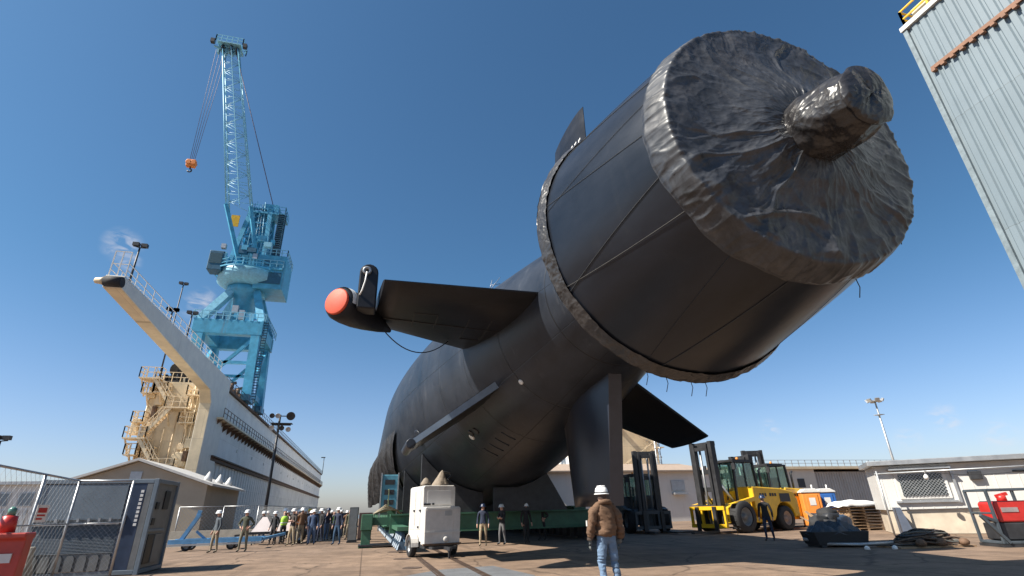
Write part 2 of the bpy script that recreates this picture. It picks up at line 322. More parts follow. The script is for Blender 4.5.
# propulsor duct: hollow ring with thickness
Ra, Rf, L = 2.40, 3.27, 3.82
mb = MB(); pr = []
for i in range(13):
    k = i / 12; pr.append((Ra + (Rf - Ra) * (k ** .86), Y0 + .02 + L * k))
pr += [(Rf - .06, Y0 + L + .10), (Rf - .22, Y0 + L + .12), (Rf - .4, Y0 + L), (Ra - .3, Y0 + .1), (Ra - .1, Y0), (Ra, Y0 + .02)]
mb.lathe(pr, 128, RY, True, False); build('propulsor_duct', mb, M_duct, sub)
def fin_mesh(poly, th, ang, te=.12):
    """poly: (rho, y) outline in a plane through the hull axis; ang: direction of rho; lens section tapering to the edges"""
    mb = MB(); n = len(poly); d = Vector((cos(ang), 0, sin(ang))); nn = Vector((-sin(ang), 0, cos(ang)))
    (r0, ya0), (r1, ya1), (r2, yb1), (r3, yb0) = poly      # root trailing, tip trailing, tip leading, root leading
    K = 12; J = 10; vs = []
    for j in range(J + 1):
        v = j / J; ra = r0 + (r1 - r0) * v; rb = r3 + (r2 - r3) * v; a = ya0 + (ya1 - ya0) * v; b_ = yb0 + (yb1 - yb0) * v; t = th * (1 - .35 * v)
        for side in (1, -1):
            for i in range(K + 1):
                u = i / K
                w = t / 2 * max(te, abs(sin(pi * u ** .8)) ** .75 * .94 + .06 * (1 - u)) if i < K else 0
                w = max(w, t * te / 2) if u < .4 else (0 if i == K else w)
                p = d * (ra + (rb - ra) * u) + nn * (side * w); vs.append((p.x, a + (b_ - a) * u, p.z))
    w = K + 1; fs = []
    for j in range(J):
        for sd in (0, 1):
            o = (2 * j + sd) * w; q = (2 * j + 2 + sd) * w
            for i in range(K): fs.append((o + i, o + i + 1, q + i + 1, q + i))
        pass
    mb.add(vs, fs, True)
    mb.add([vs[q * w] for q in range(2 * J + 2)], [(2 * j, 2 * j + 1, 2 * j + 3, 2 * j + 2) for j in range(J)])
    o = 2 * J * w
    mb.f += [(o + i, o + i + 1, o + w + i + 1, o + w + i) for i in range(K)]; mb.sm += [False] * K
    return mb
o = build('rudder', fin_mesh([(1.2, 13.2), (7.85, 13.15), (8.1, 16.2), (1.2, 17.6)], .36, pi / 2, .08), M_fin, sub, label='upper rudder blade with white draft marks')
for i, z in enumerate((5.62, 6.02, 6.42, 6.82)):
    mk = MB(); yy = (14.5, 14.12, 13.76, 13.4)[i]; zz = (6.72, 6.62, 6.52, 6.40)[i]
    mk.box(-.162, -.15, yy - .09, yy + .09, zz - .12, zz - .06); mk.box(-.162, -.15, yy + .03, yy + .09, zz - .055, zz + .12); mk.box(-.162, -.15, yy - .09, yy + .025, zz + .06, zz + .12); build('draft_mark', mk, M_mark, o)
# lower rudder with a thick blunt trailing face
mb = MB(); K = 9
K = 14; lo = []
for i in range(K + 1): u = i / K; lo.append((-(.20 + .24 * sin(pi * min(1, u * 1.15)) ** 1.0) * (1 - u ** 5), u))
lo2 = [(-a, u) for a, u in reversed(lo[:-1])]; ring_ = [(lo[-1][0], 1)] ; sec = lo[:-1] + [(0, 1.0)] + lo2
nz_ = 12; vs = []; fs = []
for q in range(nz_ + 1):
    v = q / nz_; z = -1.0 - 4.7 * v; a_ = 12.65 + .95 * v; b_ = 17.6 - .9 * v
    vs += [(x, a_ + (b_ - a_) * u, z) for x, u in sec]
w = len(sec)
for q in range(nz_):
    for i in range(w - 1): fs.append((q * w + i, q * w + i + 1, (q + 1) * w + i + 1, (q + 1) * w + i))
mb.add(vs, fs, True); mb.f.append(tuple(nz_ * w + i for i in range(w))); mb.sm.append(False)
o = build('rudder', mb, mat('rudder_coating', (.012, .015, .024), .32, var=.2, vscale=.8, bump=.05, bscale=3), sub, label='lower rudder blade with blunt grey trailing face')
mk = MB(); mk.add([(-.20, 12.64, -1.0), (.20, 12.64, -1.0), (.20, 13.59, -5.7), (-.20, 13.59, -5.7), (-.20, 12.72, -1.0), (.20, 12.72, -1.0), (.20, 13.67, -5.7), (-.20, 13.67, -5.7)], [(0, 1, 2, 3), (4, 7, 6, 5), (0, 3, 7, 4), (1, 5, 6, 2), (3, 2, 6, 7), (0, 4, 5, 1)]); build('trailing_plate', mk, mat('plate_grey', (.06, .058, .068), .5, var=.15), o)
# stern planes
pl = build('stern_plane', fin_mesh([(1.5, 12.75), (6.55, 12.75), (6.9, 16.4), (2.2, 19.4)], .75, pi, .03), M_fin, sub, label='port stern plane with a sensor pod at its tip')
mk = MB()
for (xa, ya, xb, yb) in ((-6.5, 15.1, -2.6, 15.4), (-5.6, 14.4, -5.6, 15.7), (-4.9, 14.4, -4.9, 15.7), (-3.9, 14.5, -3.9, 16.6), (-3.2, 14.5, -3.2, 16.6), (-5.6, 14.4, -4.9, 14.4), (-3.9, 16.6, -3.2, 16.6)):
    def under(x, y):
        v = max(0, min(1, (-x - 1.5) / 5.3)); a = 12.75; b = 19.6 - 2.6 * v; u = max(.01, min(.99, (y - a) / (b - a))); t = .75 * (1 - .35 * v)
        return -t / 2 * (abs(sin(pi * u ** .8)) ** .75 * .94 + .06 * (1 - u))
    n_ = 14; pts_ = [(xa + (xb - xa) * q / n_, ya + (yb - ya) * q / n_) for q in range(n_ + 1)]
    for q in range(n_): mk.bar((*pts_[q], under(*pts_[q]) - .0), (*pts_[q + 1], under(*pts_[q + 1]) - .0), .05, .03)
build('hinge_seam', mk, M_black, pl)
build('stern_plane', fin_mesh([(1.5, 12.75), (5.3, 12.75), (5.6, 15.6), (2.2, 19.6)], .75, 0, .03), M_fin, sub)
for sgn in (1, -1):
    a = -radians(35) if sgn > 0 else pi + radians(35)
    o = build('stabilizer_fin', fin_mesh([(2.2, 16.1), (6.1, 16.1), (6.3, 18.8), (3.5, 21.2)] if sgn > 0 else [(2.4, 16.8), (6.45, 16.9), (6.6, 19.6), (3.6, 21.8)], .30 if sgn > 0 else .46, a, .3 if sgn > 0 else .62), M_fin, sub, label='starboard lower stabilizer fin' if sgn > 0 else 'port lower stabilizer fin seen nearly edge on')
    if sgn < 0:
        tq = MB(); dd = Vector((cos(a), 0, sin(a))); nn = Vector((-sin(a), 0, cos(a)))
        for (r0_, y0_, r1_, y1_) in ((2.4, 16.79, 6.45, 16.89),): tq.add([dd * r0_ + nn * .13 + Vector((0, y0_, 0)), dd * r0_ - nn * .13 + Vector((0, y0_, 0)), dd * r1_ - nn * .085 + Vector((0, y1_, 0)), dd * r1_ + nn * .085 + Vector((0, y1_, 0)), dd * r0_ + nn * .13 + Vector((0, y0_ + .008, 0)), dd * r0_ - nn * .13 + Vector((0, y0_ + .008, 0)), dd * r1_ - nn * .085 + Vector((0, y1_ + .008, 0)), dd * r1_ + nn * .085 + Vector((0, y1_ + .008, 0))], [(0, 1, 2, 3), (7, 6, 5, 4), (0, 3, 7, 4), (1, 5, 6, 2)])
        build('trailing_plate', tq, mat('edge_sky_sheen', (.20, .26, .34), .35, var=.15), o, label='pale strip painted with sky sheen along the trailing edge')  # added strip: sky reflection on the trailing face put into its colour
        kk = MB(); d = Vector((cos(a), 0, sin(a))) * 6.5; kk.lathe([(.14, 0), (.16, .05), (.16, 2.2), (.1, 2.6)], 20, Matrix.Translation((d.x, 16.86, d.z)) @ RY); build('tip_fairing', kk, M_hull, o)
    if sgn > 0:
        kk = MB(); d = Vector((cos(a), 0, sin(a))); kk.cyl(d * 5.25 + Vector((0, 16.75, 0)), d * 5.25 + Vector((0, 16.95, .34)), .13, 12); build('lifting_lug', kk, M_fin, o)
# pod at the tip of the port plane
PX, PZ = -7.72, -.22
PD = Vector((.60, .80, -.03)).normalized(); PM_ = Matrix.Translation((PX - .10, 13.9, PZ - .04)) @ PD.to_track_quat('Z', 'Y').to_matrix().to_4x4()
pod = MB(); pod.lathe([(.30, .04), (.44, .08), (.49, .2), (.50, .5), (.47, .9), (.38, 1.4), (.24, 2.0), (.06, 2.6)], 36, PM_)
po = build('sensor_pod', pod, M_fin, pl)
cp_ = MB(); cp_.lathe([(.02, -.012), (.36, -.012), (.385, .0), (.39, .05), (.38, .075)], 36, PM_, True, True)
build('end_cap', cp_, mat('cap_orange_red', (.62, .075, .03), .6, var=.15, vscale=6), po, label='bright orange red end cap')
ws = MB()
for a in range(36):
    t0, t1 = radians(a * 10), radians(a * 10 + 10)
    if (PM_.to_3x3() @ Vector((cos(t0 + .09), sin(t0 + .09), 0))).z < -.25: continue
    vv = [PM_ @ Vector(((.488 if z < .2 else .51) * cos(t), (.488 if z < .2 else .51) * sin(t), z)) for t in (t0, t1) for z in (.12, .30)]; ws.add(vv, [(0, 2, 3, 1)], True)
build('strap', ws, M_mark, po)
br = MB(); ol = [(-.26, -.5), (.26, -.5), (.26, .62)] + [(.26 * cos(t * pi / 8), .62 + .26 * sin(t * pi / 8)) for t in range(1, 8)] + [(-.26, .62)]
br.prism([(PX + .72 + a, b_ + .02) for a, b_ in ol], 'y', 13.7, 14.25); bo = build('tip_bracket', br, M_fin, pl, bevel=.04)
hl = MB(); hl.lathe([(.05, 13.69), (.13, 13.69), (.13, 13.65), (.09, 13.62), (.05, 13.66)], 20, Matrix.Translation((PX + .66, 0, .66)) @ RY, True, False); build('ring_eye', hl, M_steel, bo)
tp = MB(); tp.tube([(PX + .66, 13.62, .6), (PX + .64, 13.6, .3), (PX + .58, 13.62, .02), (PX + .52, 13.7, -.1)], .022, 6); build('tether', tp, M_mark, bo)
wr = MB(); wr.tube([(-6.5 + 2.3 * t, 15.9 + 1.2 * t, -.30 - 1.2 * 4 * t * (1 - t) * .5 + .1 * t) for t in [i / 14 for i in range(15)]], .018, 6); build('slack_cable', wr, M_black, pl)
# small hull fittings seen from below on the port side
def on_hull(th, y, lift=0.):
    r = hull_r(y) + lift; return Vector((r * cos(th), y, r * sin(th)))
for th, y_, rr, nm in ((radians(208), 27.0, .42, 'access_plate'), (radians(224), 15.5, .09, 'sea_valve'), (radians(228), 20.5, .16, 'sea_valve'), (radians(227), 21.0, .16, 'sea_valve'), (radians(229), 21.2, .14, 'sea_valve')):
    p = on_hull(th, y_, .0); n_ = Vector((cos(th), -.18, sin(th))).normalized(); q = n_.to_track_quat('Z', 'Y').to_matrix().to_4x4()
    k = MB(); k.lathe([(rr, -.06), (rr, .03), (rr * .85, .045), (rr * .3, .045), (.01, .045)], 24, Matrix.Translation(p) @ q, True, False)
    build(nm, k, M_mark if rr < .15 else (M_black if nm == 'sea_valve' else M_hull), sub)
for i in range(4):
    k = MB(); pts = [on_hull(radians(t), 21.4 - i * .75, -.01) for t in range(239, 251, 2)]; k.tube(pts, .04, 6); build('hull_rib', k, M_hull, sub)
an = MB(); p = on_hull(radians(131), 19.0); an.tube([p, p + Vector((.15, 0, .6))], .012, 6); an.tube([p + Vector((.05, 0, .1)), p + Vector((.5, 0, .75))], .012, 6); an.tube([p + Vector((.1, 0, .35)), p + Vector((.5, 0, .45))], .012, 6)
build('mast_stub', an, M_steel, sub)

# ------------------------------------------------------------------ tarps
def tarp_mat(name, base=(.030, .029, .030), rough=.36, radial=False):
    m = bpy.data.materials.new(name); m.use_nodes = True; t = m.node_tree; b = t.nodes['Principled BSDF']
    tc = N(t, 'ShaderNodeTexCoord')
    def nz_(sc, d=6, r=.6, dist=0):
        n = N(t, 'ShaderNodeTexNoise'); n.inputs['Scale'].default_value = sc; n.inputs['Detail'].default_value = d; n.inputs['Roughness'].default_value = r; n.inputs['Distortion'].default_value = dist
        t.links.new(tc.outputs['Object'], n.inputs['Vector']); return n.outputs['Fac']
    cr = N(t, 'ShaderNodeValToRGB'); e = cr.color_ramp.elements
    e[0].position = .34; e[0].color = (*[c * .6 for c in base], 1); e[1].position = .74; e[1].color = (*[c * 2.2 for c in base], 1)
    t.links.new(nz_(2.4, 9, .74, .6), cr.inputs[0])
    dr = N(t, 'ShaderNodeMapRange'); dr.inputs['From Min'].default_value = .52; dr.inputs['From Max'].default_value = .72; dr.inputs['To Max'].default_value = .5; t.links.new(nz_(.9, 10, .78, .4), dr.inputs['Value'])
    dm = N(t, 'ShaderNodeMix', data_type='RGBA'); dm.inputs[7].default_value = (.13, .12, .115, 1); t.links.new(dr.outputs[0], dm.inputs[0]); t.links.new(cr.outputs[0], dm.inputs[6]); t.links.new(dm.outputs[2], b.inputs['Base Color'])
    rr = N(t, 'ShaderNodeMapRange'); rr.inputs['To Min'].default_value = rough - .14; rr.inputs['To Max'].default_value = rough + .22
    t.links.new(nz_(3, 6), rr.inputs['Value']); t.links.new(rr.outputs[0], b.inputs['Roughness'])
    # crumple: ridged distorted noise
    a = N(t, 'ShaderNodeMath', operation='SUBTRACT'); a.inputs[1].default_value = .5; t.links.new(nz_(6.5, 5, .55, 2.2), a.inputs[0])
    ab = N(t, 'ShaderNodeMath', operation='ABSOLUTE'); t.links.new(a.outputs[0], ab.inputs[0])
    a2 = N(t, 'ShaderNodeMath', operation='MULTIPLY_ADD'); a2.inputs[1].default_value = .25; t.links.new(nz_(16, 4, .6, .8), a2.inputs[0]); t.links.new(ab.outputs[0], a2.inputs[2])
    hgt = a2.outputs[0]
    if radial:
        sx = N(t, 'ShaderNodeSeparateXYZ'); t.links.new(tc.outputs['Object'], sx.inputs[0]); c1_ = N(t, 'ShaderNodeCombineXYZ')
        t.links.new(sx.outputs['X'], c1_.inputs[0]); t.links.new(sx.outputs['Z'], c1_.inputs[1])
        nr_ = N(t, 'ShaderNodeVectorMath', operation='NORMALIZE'); t.links.new(c1_.outputs[0], nr_.inputs[0])
        ln = N(t, 'ShaderNodeVectorMath', operation='LENGTH'); t.links.new(c1_.outputs[0], ln.inputs[0])
        sc2 = N(t, 'ShaderNodeVectorMath', operation='SCALE'); sc2.inputs['Scale'].default_value = 3.4; t.links.new(nr_.outputs[0], sc2.inputs[0])
        s3 = N(t, 'ShaderNodeSeparateXYZ'); t.links.new(sc2.outputs[0], s3.inputs[0]); c3_ = N(t, 'ShaderNodeCombineXYZ'); t.links.new(s3.outputs[0], c3_.inputs[0]); t.links.new(s3.outputs[1], c3_.inputs[1]); l2 = N(t, 'ShaderNodeMath', operation='MULTIPLY'); l2.inputs[1].default_value = 1.5; t.links.new(ln.outputs['Value'], l2.inputs[0]); t.links.new(l2.outputs[0], c3_.inputs[2])
        pol = c3_.outputs[0]
    else: pol = tc.outputs['Object']
    # facets: plastic sheet creases into flat panes with sharp ridges
    nd = N(t, 'ShaderNodeTexNoise'); nd.inputs['Scale'].default_value = 1.1; nd.inputs['Detail'].default_value = 3; t.links.new(pol, nd.inputs['Vector'])
    vm = N(t, 'ShaderNodeMix', data_type='VECTOR'); vm.inputs[0].default_value = .35; t.links.new(pol, vm.inputs[4]); t.links.new(nd.outputs['Color'], vm.inputs[5])
    for sc_, wgt in ((1.15, .8), (3.1, .5), (7.5, .28)):
        vo = N(t, 'ShaderNodeTexVoronoi', feature='F1'); vo.inputs['Scale'].default_value = sc_ * (1 if radial else 2.2); t.links.new(vm.outputs[1], vo.inputs['Vector'])
        ma_ = N(t, 'ShaderNodeMath', operation='MULTIPLY_ADD'); ma_.inputs[1].default_value = wgt * 1.1; t.links.new(vo.outputs['Distance'], ma_.inputs[0])
        if sc_ == 1.15: ma_.inputs[2].default_value = 0
        else: t.links.new(hgt, ma_.inputs[2])
        hgt = ma_.outputs[0]
    bp = N(t, 'ShaderNodeBump'); bp.inputs['Strength'].default_value = .55; bp.inputs['Distance'].default_value = .075
    t.links.new(hgt, bp.inputs['Height']); t.links.new(bp.outputs[0], b.inputs['Normal'])
    return m
M_tarp = tarp_mat('black_tarp', (.030, .029, .030), .34); M_tarpr = tarp_mat('black_tarp_radial', (.030, .032, .037), .38, True); M_tarp2 = tarp_mat('hub_tarp', (.020, .019, .020), .26)
def ridged(v): return 1 - abs(noise.noise(v)) * 2
ec = thing('tarp_cover', 'wrinkled black tarp tied over the open end of the stern drum', 'tarp', (AX, Y0, AZ))
def end_tarp():
    NA, NR = 760, 150; mb = MB(); vs = []
    HX, HZ, HR = .0, -.16, .50     # where the hub pushes through
    rim = Ra + .05
    def crease(x): return .45 * max(0, 1 - 2.2 * abs(x)) + .55 * (1 - abs(x)) ** 2
    for j in range(NR + 1):
        v = j / NR
        for i in range(NA):
            a = 2 * pi * i / NA; ca, sa = cos(a), sin(a)
            pleat = .55 * crease(2 * noise.noise(Vector((ca * 5.2, sa * 5.2, .3)))) + .45 * crease(2 * noise.noise(Vector((ca * 13, sa * 13, 4.1))))
            if v < .78:     # face from the hub out to the rim
                k = v / .78; p0 = Vector((HX + HR * ca, 0, HZ + HR * sa)); p1 = Vector((rim * ca, 0, rim * sa)); p = p0.lerp(p1, k)
                base = -.36 * (1 - sst(0, .75, k)) ** 1.3 - .06 * sin(pi * k)
                # creases run outward from the hub, drifting sideways and dying out at different lengths
                n1 = noise.noise(Vector((p.x * .9, p.z * .9, 7)));  b = a + .22 * n1 + .10 * noise.noise(Vector((p.x * 2.2, p.z * 2.2, 2)))
                cb, sb = cos(b), sin(b)
                c1 = crease(2.1 * noise.noise(Vector((cb * 3.4, sb * 3.4, k * .9))))
                c2 = crease(2.1 * noise.noise(Vector((cb * 8.5, sb * 8.5, 3 + k * 1.3))))
                c3 = crease(2.0 * noise.noise(Vector((cb * 20, sb * 20, 6 + k * 2.6))))
                amp = .5 + .5 * noise.noise(Vector((p.x * .8, p.z * .8, 11)))
                fold = sst(.0, .22, k) * (.036 * c1 + .012 * c2 * (.4 + amp))
                # slack swags between the creases, stronger on the lower half
                low = sst(.6, -1.4, p.z)
                sw = crease(2.2 * noise.noise(Vector((p.x * .55 + 3, p.z * 1.5 + .25 * p.x * p.x, 5.5))))
                sw2 = crease(2.2 * noise.noise(Vector((p.x * 1.7 + 9 + n1, p.z * 3.2, 1.5))))
                fold += (.018 + .035 * low) * sw + (.004 + .016 * low) * sw2
                edge = sst(.90, 1, k)
                y_ = (base - fold) * (1 - edge) - edge * .05 * pleat - .01 * edge
                q = p * (1 - .012 * edge * (1 - pleat)); vs.append((q.x, y_, q.z))
            else:           # skirt round the rim, gathered into pleats
                k = (v - .78) / .22; hem = .40 + .06 * noise.noise(Vector((ca * 2.5, sa * 2.5, 4))) + .03 * noise.noise(Vector((ca * 9, sa * 9, 1)))
                s = -.01 + (hem + .09) * k; R = Ra + (Rf - Ra) * ((max(0, s) / L) ** .86)
                cr2 = crease(2 * noise.noise(Vector((ca * 11 + k * .5, sa * 11, 9 + k))))
                R += .05 - .012 * (1 - pleat) * (1 - k) + .018 * pleat * sin(pi * min(1, k * .8)) + .022 * cr2 * sin(pi * k) - .035 * sst(.8, 1, k)
                vs.append((R * ca, s + (-.05 * pleat) * (1 - sst(0, .3, k)), R * sa))
    jr = int(.78 * NR)
    for it in range(4):
        vs2 = list(vs)
        for j in range(jr - 3, jr + 5):
            for i in range(NA):
                a_, b_, c_ = vs[(j - 1) * NA + i], vs[j * NA + i], vs[(j + 1) * NA + i]
                vs2[j * NA + i] = tuple(.5 * b_[q] + .25 * (a_[q] + c_[q]) for q in range(3))
        vs = vs2
    fs = [(j * NA + i, j * NA + (i + 1) % NA, (j + 1) * NA + (i + 1) % NA, (j + 1) * NA + i) for j in range(NR) for i in range(NA)]
    mb.add(vs, fs, True); return build('tarp_sheet', mb, M_tarpr, ec)
end_tarp()
def hub_tarp():
    NA, NR = 160, 70; mb = MB(); vs = []
    p0 = Vector((.0, .12, -.14)); p1 = Vector((.02, -1.30, -.34)); ax = (p1 - p0).normalized(); X = ax.cross(Vector((0, 0, 1))).normalized(); Z = X.cross(ax)
    for j in range(NR + 1):
        v = j / NR
        if v < .72: k = v / .72; c_ = p0.lerp(p1, k); R = .57 - .05 * k + .03 * sin(pi * k) - .06 * sst(.85, 1, k)
        else: k = (v - .72) / .28; c_ = p1 + ax * (.10 * sin(k * pi / 2)); R = .49 * cos(k * pi / 2) ** .38 + .0005
        for i in range(NA):
            a = 2 * pi * i / NA; q = Vector((cos(a), v * 2.4, sin(a)))
            w = .045 * ridged(Vector((q.x * .7 + v * 1.2, q.y * .7, q.z * .7 + 3))) ** 2 + .022 * ridged(Vector((q.x * 1.7, q.y * 2.0 + q.x, q.z * 1.7))) ** 2 + .008 * noise.noise(q * 4)
            r = max(0, R + (w - .04) * (1 if R > .25 else R * 4)); d = X * cos(a) + Z * sin(a)
            pt = c_ + d * r + ax * (.10 * noise.noise(Vector((q.x * 1.4, q.z * 1.4, 9))) * sst(.5, .9, v) * .3)
            vs.append(pt)
    mb.add(vs, [(j * NA + i, j * NA + (i + 1) % NA, (j + 1) * NA + (i + 1) % NA, (j + 1) * NA + i) for j in range(NR) for i in range(NA)], True)
    o = build('hub_wrap', mb, M_tarp2, ec, label='glossy tarp bundle wrapped round the protruding hub')
hub_tarp()
# lacing ropes stretched from the end tarp to the rear band
def duct_r(s): return Ra + (Rf - Ra) * (max(0, min(1, s / L)) ** .86)
M_rope = mat('rope_dark', (.03, .032, .035), .8, var=.3); M_rope2 = mat('rope_pale', (.08, .078, .075), .8, var=.3)
angs = [104, 126, 137, 152, 166, 181, 200, 216, 238, 262, 290, 320, 345]
for i, a0 in enumerate(angs):
    a1 = a0 + (11 if i % 2 == 0 else -9); t = MB(); pts = []
    for k in range(15):
        s = .45 + (L - .35) * k / 14; a = radians(a0 + (a1 - a0) * k / 14); R = duct_r(s) + .006; pts.append((R * cos(a), s, R * sin(a)))
    t.tube(pts, .005 if i % 3 else .007, 6); build('lacing_rope', t, M_rope2 if i == 7 else M_rope, ec)
for i, a0 in enumerate((250, 258, 268, 274, 330, 290)):
    a = radians(a0); s = L + .05 if i < 4 else .4; R = duct_r(s) + .05; t = MB()
    t.tube([(R * cos(a), s, R * sin(a)), (R * cos(a) + .03, s, R * sin(a) - .15), (R * cos(a) - .02, s + .02, R * sin(a) - .33)], .008, 5); build('rope_end', t, M_rope, ec)
# band of tarp round the front of the drum
def band_tarp():
    NA, NR = 420, 26; mb = MB(); vs = []
    for j in range(NR + 1):
        v = j / NR
        for i in range(NA):
            a = 2 * pi * i / NA
            if v < .5: s = L - .26 + .34 * (v / .5) + .05 * noise.noise(Vector((cos(a) * 3, sin(a) * 3, 1))); R = duct_r(s) + .02 + .05 * sin(pi * v / .5 * .5)
            else: k = (v - .5) / .5; s = L + .06 + .5 * k; R = Rf + .08 - (Rf - hull_r(Y0 + L + .5) - .1) * sst(0, 1, k) * .98
            R += .018 * ridged(Vector((cos(a) * 8, sin(a) * 8, s * 1.5))) + .014 * ridged(Vector((cos(a) * 22, sin(a) * 22, s * 3))) * (1 if v < .6 else .5)
            vs.append((R * cos(a), s, R * sin(a)))
    mb.add(vs, [(j * NA + i, j * NA + (i + 1) % NA, (j + 1) * NA + (i + 1) % NA, (j + 1) * NA + i) for j in range(NR) for i in range(NA)], True)
    o = build('tarp_band', mb, M_tarp, loc=(AX, Y0, AZ)); tag(o, 'crinkled black tarp band bound round the inner rim of the drum', 'tarp')
band_tarp()
# drape hanging down the port side further forward
def drape():
    NU, NV = 260, 90; mb = MB(); vs = []
    for j in range(NV + 1):
        v = j / NV
        for i in range(NU + 1):
            u = i / NU; free = sst(.05, .5, u); y0_ = 31.5 + 32 * u
            y_ = y0_ + 9 * v * (1 - u) ** 2
            th0 = radians(193 - 9 * u); R = hull_r(y_) + .06
            thb = radians(232); th = th0 + (thb - th0) * v
            px_, pz_ = AX + R * cos(th), AZ + R * sin(th)                     # clinging to the hull
            hx, hz = AX - R - .5 * sst(0, .5, v), (AZ + R * sin(th0)) * (1 - v) + 2.1 * v     # hanging free
            x = px_ + (hx - px_) * free * .85; z = pz_ + (hz - pz_) * free
            f = .36 * (1 - abs(2 * noise.noise(Vector((u * 13 + .5 * noise.noise(Vector((u * 5, v * 2, 0))), v * .7, 1))))) ** 2 + .08 * (1 - abs(2 * noise.noise(Vector((u * 24, v * 1.2, 4))))) ** 2
            x -= (f * (.35 + .65 * free) * sst(-.05, .3, v) + .03)
            vs.append((x, y_ + .2 * f, z))
    w = NU + 1
    mb.add(vs, [(j * w + i, j * w + i + 1, (j + 1) * w + i + 1, (j + 1) * w + i) for j in range(NV) for i in range(NU)], True)
    o = build('tarp_drape', mb, M_tarp); tag(o, 'black tarp hanging in vertical folds down the port side of the hull', 'tarp')
drape()

# ------------------------------------------------------------------ floating dry dock
M_dock = mat('dock_white', (.82, .80, .75), .55, var=.12, vscale=.5, streak=.75, streak_col=(.30, .21, .13), plates=(7.2, 2.4, 'Y'))
M_tan = mat('dock_tan', (.74, .60, .40), .55, var=.16, vscale=.8, streak=.4, streak_col=(.3, .17, .08), plates=(3.1, 2.9, 'X'))
M_rust = mat('rust_brown', (.13, .075, .045), .75, var=.4, vscale=3)
M_arm = mat('arm_grey', (.74, .70, .61), .5, var=.1, vscale=1, streak=.25)
DX0, DX1, DY0, DY1, DZ = -22.5, -16.4, 60, 204, 14.7
dock = thing('floating_dock', 'long white floating dry dock wall with tan stair end and rusty ledges', 'dry dock', (DX1, DY0, 0))
def L_(x, y, z): return (x - DX1, y - DY0, z)
mb = MB(); mb.box(DX0 - DX1, 0, 0, DY1 - DY0, -2, DZ); build('wing_wall', mb, M_dock, dock)
mb = MB(); mb.box(DX0 - DX1 + .05, -.6, -.06, -.003, -2, DZ - .01); build('end_wall', mb, M_tan, dock)
# plating ribs on the lower strake
rb = MB()
for i in range(96): rb.box(.0, .06, 1.0 + i * 1.5, 1.08 + i * 1.5, 0, 7.2)
build('stiffener', rb, M_dock, dock)
def rail(mb, a, b, n, hgt=1.05, r=.026):
    a = Vector(a); b = Vector(b)
    for i in range(n + 1):
        p = a.lerp(b, i / n); mb.bar(p, p + Vector((0, 0, hgt)), r * 2)
    for k in (.5, 1.0): mb.bar(a + Vector((0, 0, hgt * k)), b + Vector((0, 0, hgt * k)), r * 1.6)
wk = MB(); wk.box(.002, .95, .8, 143, 11.1, 11.3); o = build('walkway', wk, M_tan, dock)
for i in range(72): wb = MB(); wb.prism([(.0, 10.3), (.85, 11.08), (.0, 11.08)], 'y', 1.2 + i * 2, 1.3 + i * 2); build('bracket', wb, M_rust, o)
wr = MB(); rail(wr, (.9, 1, 11.3), (.9, 142, 11.3), 94, 1.0, .03); build('railing', wr, M_rust, o)
wk = MB(); wk.box(.002, .55, 1.5, 143, 7.35, 7.5); wk.box(.002, .35, 1.5, 143, 7.0, 7.345); build('rubbing_ledge', wk, M_rust, dock)
wk = MB(); wk.box(-.35, .30, 1.5, 144.2, 14.72, 15.0); o = build('deck_coaming', wk, M_rust, dock)
wr = MB(); rail(wr, (.2, 2, 15.0), (.2, 143, 15.0), 94, 1.0, .03); build('railing', wr, M_dark, o)
# rivets of mooring eyes
for k in range(14):
    e = MB(); yy = 4 + k * 9.5; e.box(.003, .10, yy, yy + .35, 9.0, 9.35); build('mooring_eye', e, M_dock, dock)
# flying bridge arm, deepening to a column at its root
arm = MB(); arm.prism([(-25.5, 14.9), (-25.5, 15.75), (3.5, 15.75), (3.5, -2), (-2.2, -2), (-2.2, 12.2), (-3.4, 13.3)], 'x', -.72, .34)
ao = build('flying_bridge', arm, M_arm, dock, bevel=.03)
ud = MB(); ud.add([(-.68, -25.45, 14.885), (.29, -25.45, 14.885), (.29, -3.42, 13.285), (-.68, -3.42, 13.285), (-.68, -2.22, 12.19), (.29, -2.22, 12.19), (-.68, -2.22, -2), (.29, -2.22, -2)], [(0, 1, 2, 3), (3, 2, 5, 4), (4, 5, 7, 6)])
build('underside_plate', ud, M_tan, ao, fixn=False)
nb = MB(); nb.cyl((-.55, -25.75, 15.2), (.42, -25.75, 15.2), .34, 16); build('rubber_fender', nb, M_rubber, ao)
nt_ = MB(); nt_.lathe([(.02, 0), (.18, .1), (.22, .4), (.3, .6)], 14, Matrix.Translation((-1.15, -25.75, 15.2)) @ Matrix.Rotation(pi / 2, 4, 'Y')); build('end_lamp', nt_, M_tan, ao)
wr = MB(); rail(wr, (-.68, -25.3, 15.75), (-.68, -1, 15.75), 16, 1.0, .025); rail(wr, (.25, -25.3, 15.75), (.25, -1, 15.75), 16, 1.0, .025); rail(wr, (-.68, -25.3, 15.75), (.25, -25.3, 15.75), 2, 1.8, .03)
build('railing', wr, M_white, ao)
